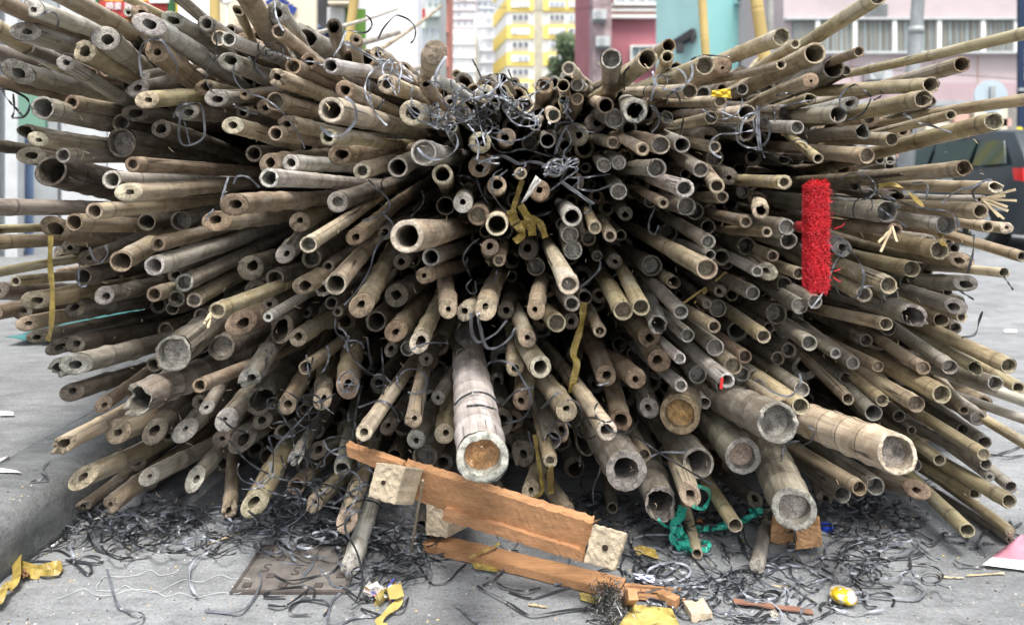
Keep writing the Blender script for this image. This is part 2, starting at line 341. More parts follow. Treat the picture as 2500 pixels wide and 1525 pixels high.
# street tree
def tree(cx, cy, d, r, label):
    c = P(cx, cy, d); rt = empty('street_tree', (c.x, d, 0), label, 'tree')
    m = MB(); m.tube([(c.x, d, 0), (c.x + .1, d, c.z * .5), (c.x - .1, d, c.z - r * .5), (c.x, d, c.z)], [.28, .22, .16, .06])
    for k in range(7):
        an = k * 0.9; m.tube([(c.x, d, c.z - r * (.6 - .08 * k)), (c.x + math.cos(an) * r * .7, d + math.sin(an) * r * .7, c.z + r * .3 * math.sin(k))], [.09, .03], 6)
    m.build('trunk', noisy('bark', (0.1, 0.07, 0.05), 0.9, 8, 0.3), rt)
    m = MB(); rg = random.Random(3)
    blobs = [(rg.uniform(-1, 1) * .75, rg.uniform(-1, 1) * .7, rg.uniform(-.7, .8), rg.uniform(.25, .5)) for _ in range(22)]
    for _ in range(5000):
        bx, by, bz, br = rg.choice(blobs)
        v = Vector([rg.gauss(0, 1) for _ in range(3)]).normalized() * br * rg.uniform(.6, 1.05)
        q = Vector((c.x, d, c.z)) + Vector((bx + v.x, by + v.y, bz + v.z)) * r
        t = Vector([rg.uniform(-1, 1) for _ in range(3)]).normalized() * r * .07; u = t.orthogonal().normalized() * r * .04
        m.add([q - t, q - u, q + t, q + u], [(0, 1, 2, 3)], rg.choice([0, 0, 1]))
    m.build('crown', [noisy('leaves_dark', (0.10, 0.15, 0.08), 0.6, 2, 0.4), noisy('leaves_light', (0.16, 0.22, 0.12), 0.6, 2, 0.4)], rt)
tree(1400, 158, 60, 2.4, 'dark green street tree before the yellow and white tower')
tree(1365, 185, 62, 1.5, 'small low green tree left of the taller street tree')
# teal building
w = [(1793, 1814, -8, 10, M_TEALL, M_GLD), (1796, 1816, 150, 175, M_TEALL, M_GLD)]
rt = building('teal_building', 'bright teal rendered wall behind the upright yellow bamboo', (1708, 1895, -200), M_TEAL, 30, 8, w, None)
m = MB(); p0 = P(1602, 0, 33); p1 = P(1709, 0, 30.002)
m.add([(p0.x, 33, 0), (p1.x, 30.002, 0), (p1.x, 30.002, 14), (p0.x, 33, 14)], [(0, 1, 2, 3)]); m.build('side_wall', M_TEALL, rt)
m = MB(); p = P(1655, 108, 30); m.beam(P(1650, 108, 31.2), P(1695, 80, 30.2), (0, 0, 1), .3, .35); m.build('vent_hood', M_DARK, rt)
m = MB(); m.beam(P(1690, 105, 30.2), P(1690, 72, 30.2), (0, 1, 0), .12, .3); m.beam(P(1660, 130, 30.6), P(1660, 108, 30.6), (0, 1, 0), .3, .3); m.build('vent_leg', M_DARK, rt)
# teal windowed strip between teal and pink
w = [(1888, 1912, -20, 18, M_STEEL, M_GLASS), (1888, 1912, 26, 70, M_STEEL, flat('teal_glass', (0.05, 0.25, 0.26), 0.2, 0.6))]
building('corner_building', 'narrow teal corner block with grey framed windows beside the pink building', (1880, 1916, -200), noisy('grey_teal', (0.33, 0.42, 0.42), 0.8, 1, 0.15), 28, 4, w, None)
# pink building with long ribbon window
d = 25.0
rt = building('pink_building', 'long pale pink building with a ribbon of old windows', (1913, 2620, -200), M_PINKL, d, 8, [], None)
m = MB(); m.box(P(1913, 0, d).x, P(2620, 0, d).x, d - .25, d - .01, P(0, 250, d).z, P(0, 205, d).z); m.build('pink_fascia', M_PINK, rt)
m = MB(); m.box(P(1913, 0, d).x, P(2620, 0, d).x, d - .4, d - .26, P(0, 262, d).z, P(0, 248, d).z); m.build('canopy_edge', M_GREY, rt)
m = MB(); m.box(P(1913, 0, d).x, P(2620, 0, d).x, d - .3, d - .01, P(0, 52, d).z, P(0, 47, d).z); m.box(P(1913, 0, d).x, P(2620, 0, d).x, d - .3, d - .01, P(0, 134, d).z, P(0, 129, d).z); m.build('window_ledges', M_STEEL, rt)
mcorr = noisy('corrugated_glass', (0.26, 0.26, 0.23), 0.5, 0.9, 0.35, (6, 1, .15), dirt=.2)
xs = [1930, 1990, 2080, 2176, 2284, 2390, 2470, 2560]
for i in range(len(xs) - 1):
    a = P(xs[i] + 5, 53, d); b_ = P(xs[i + 1] - 5, 128, d)
    f = MB(); f.box(P(xs[i + 1] - 5, 0, d).x, P(xs[i + 1] + 5, 0, d).x, d - .25, d - .01, b_.z, a.z); fo = f.build('window', M_WHITE, rt)
    g_ = MB()
    n = 14
    for k in range(n):
        x0 = a.x + (b_.x - a.x) * k / n; x1 = a.x + (b_.x - a.x) * (k + 1) / n
        g_.box(x0, x1, d - .12 - .03 * (k % 2), d - .02, b_.z, a.z, k % 3 == 0)
    po = g_.build('pane', [mcorr, noisy('blueish_glass', (0.25, 0.29, 0.30), 0.4, 1, .3)], fo)
for x0, x1, y0, y1 in ((2110, 2165, 12, 42),):
    m = MB()
    for k in range(12): m.box(P(x0, 0, d).x, P(x1, 0, d).x, d - .12, d - .02, P(0, y0 + k * 2.5 + 1, d).z, P(0, y0 + k * 2.5, d).z)
    m.build('louvre', M_GREY, rt)
for x in (2080, 2283, 2388):
    m = MB(); p = P(x, 0, d); m.box(p.x - .03, p.x + .03, d - .03, d - .003, P(0, 205, d).z, P(0, 137, d).z); m.build('rust_streak', noisy('rust_stain', (0.45, 0.33, 0.3), 0.8, 3, .2), rt)
# shop row under the pink building
rt = empty('street_shop', P(2300, 435, 24), 'shop front with orange red panels under the pink building', 'shop'); rt.location.z = 0
m = MB(); m.box(P(2060, 0, 24.6).x, P(2620, 0, 24.6).x, 24.6, 24.9, 0, P(0, 262, 24.6).z); m.build('dark_front', noisy('shop_dark', (0.25, 0.24, 0.22), 0.6, 1, .5), rt)
for (x0, x1, y0, y1, mt) in ((2190, 2260, 345, 430, M_SALM), (2330, 2366, 276, 298, M_SALM), (2380, 2460, 262, 330, M_CREAM), (2262, 2320, 300, 360, M_CREAM), (2120, 2185, 330, 430, M_STEEL), (2445, 2470, 290, 308, M_SALM)):
    m = MB(); p = P(x0, y0, 24.4); q = P(x1, y1, 24.4); m.box(p.x, q.x, 24.4 - (.05 if mt is M_REDP else 0), 24.59, q.z, p.z); m.build('panel', mt, rt)
rt = empty('street_railing', P(2270, 435, 20), 'white metal railing along the far pavement beyond the car', 'railing'); rt.location.z = 0
for x in range(2120, 2420, 32):
    m = MB(); p = P(x, 0, 20); m.tube([(p.x, 20, .0), (p.x, 20, 1.15)], .035); m.build('post', M_WHITE, rt)
for z in (.45, 1.15):
    m = MB(); m.tube([(P(2110, 0, 20).x, 20.05, z), (P(2440, 0, 20).x, 20.05, z)], .025); m.build('rail', M_WHITE, rt)
m = MB(); m.box(P(1700, 0, 21).x, 40, 21, 24.3, 0.004, .12); tag(m.build('far_pavement', M_PAVE), kind='structure')
# round traffic sign seen from behind on a dark post
rt = empty('traffic_sign', P(2422, 435, 11), 'round white traffic sign disc on a thin grey post', 'sign'); rt.location.z = 0
c = P(2420, 236, 11); m = MB(); n = 40; vs_ = [(c.x + math.cos(2 * math.pi * k / n) * .27, 11 + dy, c.z + math.sin(2 * math.pi * k / n) * .27) for dy in (0, .02) for k in range(n)]
m.add(vs_, [tuple(range(n)), tuple(range(2 * n - 1, n - 1, -1))] + [(k, (k + 1) % n, n + (k + 1) % n, n + k) for k in range(n)]); m.build('disc', flat('pale_blue_white', (0.42, 0.5, 0.55), .4), rt)
m = MB(); m.beam(Vector((c.x, 10.97, c.z - .12)), Vector((c.x, 10.97, c.z + .16)), (0, 1, 0), .075, .03); m.build('bracket', M_GREY, rt)
m = MB(); m.tube([(c.x, 11.05, 0), (c.x, 11.05, c.z + .1)], .03); m.build('post', M_GREY, rt)
# dark blue post with vertical lettering
rt = empty('lettered_post', P(2494, 435, 14), 'dark navy square post with small white vertical lettering', 'post'); rt.location.z = 0
p = P(2488, 0, 14); m = MB(); m.box(p.x, p.x + .3, 14, 14.06, 0, 6.4); m.build('shaft', M_NAVY, rt)
m = MB(); zz = P(0, 218, 14).z; m.box(p.x - .01, p.x + .31, 13.97, 14.07, zz - .04, zz + .02); m.build('collar', M_GREY, rt)
def text(name, body, loc, size, mat, parent, rot=(rad(90), 0, 0), ext=0.002, align='LEFT'):
    cu = bpy.data.curves.new(name, 'FONT'); cu.body = body; cu.size = size; cu.extrude = ext; cu.align_x = align
    cu.materials.append(mat); o = bpy.data.objects.new(name, cu); COL.objects.link(o); o.parent = parent
    bpy.context.view_layer.update(); me = bpy.data.meshes.new_from_object(o.evaluated_get(bpy.context.evaluated_depsgraph_get()))
    bpy.data.objects.remove(o); bpy.data.curves.remove(cu); o = bpy.data.objects.new(name, me); COL.objects.link(o); o.parent = parent
    if not me.materials: me.materials.append(mat)
    o.location = Vector(loc) - parent.location; o.rotation_euler = rot; return o
text('lettering', 'TTC 0027', (p.x + .2, 13.98, P(0, 198, 14).z), .15, M_STEEL, rt, (rad(90), rad(-90), 0))
rt2 = empty('yellow_marker', P(2492, 316, 13.9), 'small round yellow marker on the navy post above the car', 'marker')
q = P(2492, 316, 13.9); m = MB(); m.tube([(q.x, 13.9, q.z), (q.x, 13.96, q.z)], .05, 14); m.build('disc', M_YELP, rt2)
# lamp column, upright scaffold bamboos
rt = empty('lamp_column', P(2232, 435, 9), 'weathered grey lamp column in front of the pink building', 'lamp post'); rt.location.z = 0
a = P(2242, 0, 9); b_ = P(2228, 190, 9); m = MB(); k = (a.x - b_.x) / (a.z - b_.z)
m.tube([(b_.x - k * b_.z, 9, 0), (b_.x, 9, b_.z), (a.x, 9, a.z), (a.x + k * 3, 9, a.z + 3)], [.12, .085, .078, .07], 14); m.build('column', noisy('weathered_column', (0.30, 0.32, 0.33), .5, 4, .4, (1, 1, .4)), rt, True)
m = MB(); m.tube([(a.x + k * -.42, 9, a.z - .45), (a.x - k * .36, 9, a.z - .36)], .09, 14); m.build('band', M_GREY, rt, True)
def upright(x0, y0, x1, y1, d, r, label, mat=M_BAMB, name='scaffold_pole'):
    a = P(x0, y0, d); b_ = P(x1, y1, d); dr = (a - b_) / (a.z - b_.z)
    base = b_ - dr * b_.z; top = a + dr * 1.5
    rt = empty(name, base, label, 'scaffold pole'); m = MB(); pts = []; rs = []
    z = 0; L = top.z; k = 0
    n = int(L / .42)
    for i in range(n + 1):
        c = base + dr * (i * .42)
        for off, sc in ((-.02, 1), (0, 1.06), (.008, .97), (.016, 1.05), (.03, 1)): pts.append(c + dr * off + Vector((0, 0, .03))); rs.append(r * sc)
    m.tube(pts, rs, 14); m.build('culm', mat, rt, True); return rt
upright(1714, 0, 1722, 130, 6.0, .037, 'upright yellow bamboo pole before the teal wall')
upright(1845, 0, 1866, 150, 5.0, .045, 'leaning yellow bamboo pole right of the teal wall, with a dark joint')
upright(1880, 0, 1880, 80, 9, .045, 'slim grey pole between the teal and pink buildings', noisy('grey_bamboo', (0.3, 0.3, 0.28), .6, 8, .2))
upright(866, 0, 852, 110, 4.6, .031, 'upright yellow bamboo pole beside the cream board')
upright(524, 0, 524, 60, 4.2, .03, 'upright pale bamboo pole behind the white rope knot')
# ---------------------------------------------------------------- left shops
rt = empty('shop_board', P(640, 435, 5), 'cream shop board painted with blue brush strokes', 'sign'); rt.location.z = 0
m = MB(); p = P(512, 0, 5); q = P(771, 0, 5); m.box(p.x, q.x, 5, 5.05, 0.3, 3.4); m.build('board', M_CREAM, rt)
def stroke(pts, w, mt, dpth, root, name='stroke'):
    m = MB()
    for a_, b__ in zip(pts, pts[1:]):
        m.beam(P(a_[0], a_[1], dpth), P(b__[0], b__[1], dpth), (0, 1, 0), w, .006)
    return m.build(name, mt, root)
stroke([(650, 8), (668, -2)], .026, M_BLUEP, 4.995, rt); stroke([(700, -6), (668, 2), (706, 8)], .02, M_BLUEP, 4.99, rt)
stroke([(708, 12), (716, 32)], .035, M_BLUEP, 4.985, rt); stroke([(722, 18), (712, 34)], .03, M_BLUEP, 4.98, rt); stroke([(684, -40), (684, 10)], .03, M_BLUEP, 4.975, rt)
for x, y in ((585, 50), (592, 70)):
    stroke([(x, y - 12), (x, y + 10)], .008, flat('faded_brown%d' % x, (.5, .38, .3)), 4.99, rt, 'faded_stroke'); stroke([(x - 14, y), (x + 12, y)], .008, flat('faded_brown_%d' % y, (.5, .38, .3)), 4.985, rt, 'faded_stroke')
rt = empty('shop_sign', P(325, 20, 4.5), 'red sign with white Chinese characters and yellow trim', 'sign')
m = MB(); m.box(*wallbox(240, 412, 2, 42, 4.5, .05)); m.build('red_board', M_REDP, rt)
m = MB(); p = P(232, -60, 4.52); q = P(420, 60, 4.52); m.box(p.x, q.x, 4.56, 4.6, q.z, p.z); m.build('yellow_board', M_YELP, rt)
for (x0, x1) in ((234, 241), (411, 419)):
    m = MB(); p = P(x0, -60, 4.5); q = P(x1, 58, 4.5); m.box(p.x, q.x, 4.49, 4.555, q.z, p.z); m.build('green_trim', M_GREEN, rt)
q = P(258, 22, 4.49); text('lettering', '噴畫 雜線', (q.x, 4.49, q.z), .053, M_WHT, rt)
m = MB(); p = P(366, -20, 4.48); q = P(412, 8, 4.48); m.box(p.x, q.x, 4.47, 4.488, q.z, p.z); m.build('paper_notice', M_OFFW, rt)
q = P(300, 48, 4.49); text('small_lettering', '電話 2388', (q.x, 4.55, q.z), .025, M_REDP, rt)
# shop interior, shutters
rt = empty('left_shop', (-4.2, 7, 0), 'row of shuttered shops on the left pavement', 'building')
m = MB(); m.box(-12, -1.0, 7.2, 7.6, 0, 5); m.build('back_wall', M_OFFW, rt)
for i in range(2):
    m = MB(); x = P(-40 + i * 52, 0, 6.6).x; m.box(x, x + .12, 6.6, 6.68, 0, 4); m.build('shutter_post', M_STEEL if i % 2 else M_GREY, rt)
for i, (x0, x1, mt) in enumerate(((-60, 48, M_STEEL), (60, 82, M_BLUET), (82, 140, M_GREY), (150, 260, M_STEEL), (265, 500, M_OFFW))):
    m = MB(); m.box(P(x0, 0, 6.8).x, P(x1, 0, 6.8).x, 6.8, 6.84, 0, 3.2); m.build('shutter', mt, rt)
m = MB(); m.box(P(772, 0, 7).x, P(868, 0, 7).x, 7.05, 7.1, 0, 4.2); m.build('dark_opening', M_DARK, rt)
rt = empty('blue_tarpaulin', P(800, 100, 5.6), 'crumpled blue tarpaulin by the dark shop opening', 'tarpaulin')
m = MB(); rg = random.Random(5); nx = 14; vs_ = []
for j in range(nx):
    for i in range(nx):
        q = P(772 + i * 4.2 + rg.uniform(-1, 1), 58 + j * 5 + i * 2.5, 5.6 + rg.uniform(-.05, .05)); vs_.append(q)
m.add(vs_, [(j * nx + i, j * nx + i + 1, (j + 1) * nx + i + 1, (j + 1) * nx + i) for j in range(nx - 1) for i in range(nx - 1)]); o = m.build('sheet', M_BLUET, rt, True)
md = o.modifiers.new('thick', 'SOLIDIFY'); md.thickness = .004
rt = empty('hanging_box', P(820, 45, 6.5), 'pale grey metal box mounted above the shop opening', 'box')
m = MB(); m.box(*wallbox(798, 838, 18, 60, 6.5, .4)); m.build('casing', M_STEEL, rt)
m = MB(); m.box(*wallbox(800, 852, 2, 9, 6.4, .5)); m.build('shelf', M_CREAM, rt)
rt = empty('green_awning', P(855, 60, 6.4), 'bright green awning cloth behind the upright bamboo', 'awning')
m = MB(); m.box(*wallbox(840, 892, 22, 150, 6.6, .03)); m.build('cloth', noisy('leaf_green_cloth', (0.08, 0.18, 0.03), .7, 4, .4), rt)
rt = empty('teal_tarpaulin', P(180, 780, 3.1), 'teal tarpaulin lying on the pavement behind the bamboo', 'tarpaulin')
m = MB(); vs_ = []; rg = random.Random(9)
for j in range(9):
    for i in range(16):
        vs_.append(Vector((-2.3 + i * .045, 3.1 + j * .1, KZ + .02 + rg.uniform(0, .05))))
m.add(vs_, [(j * 16 + i, j * 16 + i + 1, (j + 1) * 16 + i + 1, (j + 1) * 16 + i) for j in range(8) for i in range(15)]); o = m.build('sheet', M_TARP, rt, True)
md = o.modifiers.new('thick', 'SOLIDIFY'); md.thickness = .003
rt = empty('mint_panel', P(80, 240, 4.6), 'mint green panel glimpsed between left poles', 'panel')
m = MB(); m.box(*wallbox(45, 110, 120, 330, 4.6, .03)); m.build('board', flat('mint_paint', (.14, .26, .2)), rt)
# white rope
rt = empty('white_rope', P(552, 10, 3.6), 'knotted white rope hanging beside the pale upright bamboo', 'rope')
m = MB(); c = P(553, 2, 3.6)
m.tube([c + Vector((math.cos(t) * .028, math.sin(t * 2) * .015, math.sin(t) * .014)) for t in [i * .4 for i in range(22)]], .008, 8); m.build('knot', M_WHITE, rt, True)
m = MB(); st = [[], [], []]
for i in range(60):
    z = c.z - i * .003
    for k in range(3):
        an = i * .5 + k * 2.094; st[k].append((c.x + .003 + math.cos(an) * .0035, 3.6 + math.sin(an) * .0035, z))
for s_ in st: m.tube(s_, .0035, 6)
m.build('strands', M_WHITE, rt, True)
# ---------------------------------------------------------------- parked car (left side seen, nose away)
M_CAR = noisy('car_paint', (0.02, 0.03, 0.038), 0.28, 2, .1, spec=.6); M_TYRE = flat('tyre_rubber', (0.02, 0.02, 0.02), .8); M_CGL = flat('car_glass', (0.012, 0.035, 0.035), 0.05, .7)
rt = empty('parked_car', (6.9, 9.9, 0), 'dark grey hatchback parked at the right edge with red tail lamp', 'car')
X0, X1 = 6.02, 7.75
prof = [(8.0, .45), (7.95, .8), (8.02, 1.05), (8.15, 1.2), (8.42, 1.48), (9.0, 1.54), (9.9, 1.53), (10.5, 1.42), (11.2, 1.02), (11.9, .93), (12.15, .75), (12.2, .45), (12.1, .22), (8.1, .22)]
def inset(y, z): return 0.0 if z < 1.0 else (z - 1.0) * .36
m = MB(); n = len(prof); vs_ = []
for s_ in (0, 1):
    for (y, z) in prof: vs_.append((X0 + inset(y, z) if s_ == 0 else X1 - inset(y, z), y, z))
m.add(vs_, [tuple(range(n)), tuple(range(2 * n - 1, n - 1, -1))] + [(k, n + k, n + (k + 1) % n, (k + 1) % n) for k in range(n)]); m.build('body', M_CAR, rt, True, bevel=.03)
def quadpanel(pts, off, mt, nm):
    m = MB(); vs_ = [Vector((X0 + inset(y, z) - off, y, z)) for y, z in pts]; v2 = [v + Vector((off * .8, 0, 0)) for v in vs_]; k = len(pts)
    m.add(vs_ + v2, [tuple(range(k - 1, -1, -1)), tuple(range(k, 2 * k))] + [(i, (i + 1) % k, k + (i + 1) % k, k + i) for i in range(k)]); return m.build(nm, mt, rt)
quadpanel([(8.35, 1.08), (8.95, 1.06), (8.97, 1.39), (8.52, 1.37)], .012, M_CGL, 'window'); quadpanel([(9.05, 1.06), (9.85, 1.05), (9.85, 1.40), (9.03, 1.41)], .012, M_CGL, 'window'); quadpanel([(9.95, 1.05), (10.95, 1.04), (10.40, 1.30), (9.93, 1.40)], .012, M_CGL, 'window')
quadpanel([(8.0, .86), (8.16, .88), (8.2, 1.02), (8.03, 1.02)], .02, flat('tail_lamp_red', (.6, .01, .01), .15, .7), 'tail_lamp')
quadpanel([(8.3, .5), (11.9, .5), (11.9, .54), (8.3, .54)], .015, M_GREY, 'side_trim')
m = MB(); m.box(X0 - .02, X0 + .02, 9.35, 9.55, .86, .89); m.build('door_handle', M_STEEL, rt)
m = MB(); m.box(X0 - .16, X0 - .01, 10.55, 10.7, 1.02, 1.14); m.build('side_mirror', M_CAR, rt, bevel=.02)
m = MB(); m.box(X0 + .1, X1 - .1, 7.9, 7.98, .4, .62); m.build('rear_bumper', M_CAR, rt, bevel=.02)
m = MB(); m.box(6.6, 7.15, 7.88, 7.9, .66, .78); m.build('number_plate', M_YELP, rt)
for y in (8.75, 11.35):
    for x, sgn in ((X0 + .08, -1), (X1 - .08, 1)):
        m = MB(); m.tube([(x - .1, y, .31), (x + .1, y, .31)], .31, 28); w_ = m.build('wheel', M_TYRE, rt)
        m = MB(); m.tube([(x + sgn * .1, y, .31), (x + sgn * .112, y, .31)], .2, 20); r_ = m.build('rim', M_STEEL, w_)

M_WIRE = flat('black_cable', (.02, .02, .02))
for i, (x0, y0, x1, y1, d0, d1, l) in enumerate(((1030, -20, 1500, 10, 24, 34, 'thin black overhead cable crossing before the yellow and white tower'), (1900, 150, 2520, 196, 24.4, 24.4, 'thin black cable fixed along the pink building wall'))):
    a, b_ = P(x0, y0, d0), P(x1, y1, d1); m = MB(); m.tube([a.lerp(b_, k / 12) - Vector((0, 0, .5 * math.sin(math.pi * k / 12) * (1 - i))) for k in range(13)], .012, 6); tag(m.build('overhead_cable', M_WIRE), l, 'cable')
for i, (x, y, d, l) in enumerate(((1462, 40, 39.9, 'upper air conditioner on the mottled bay of the red building'), (1470, 105, 39.9, 'lower air conditioner on the mottled bay of the red building'), (1902, 95, 27.9, 'air conditioner on the narrow teal corner block'), (2135, 180, 24.9, 'white air conditioner on the lower wall of the pink building'))):
    p = P(x, y, d); rt = empty('air_conditioner', p, l, 'air conditioner'); m = MB(); m.box(p.x - .4, p.x + .4, d - .5, d - .01, p.z - .28, p.z + .28); m.build('casing', M_STEEL, rt, bevel=.02)
    m = MB(); n = 20; m.tube([(p.x - .1, d - .505, p.z), (p.x - .1, d - .52, p.z)], .21, n); m.build('fan_grille', M_GREY, rt)
    m = MB(); m.beam(Vector((p.x - .35, d - .2, p.z - .36)), Vector((p.x + .35, d - .2, p.z - .36)), (0, 0, 1), .4, .03); m.build('bracket', M_GREY, rt)
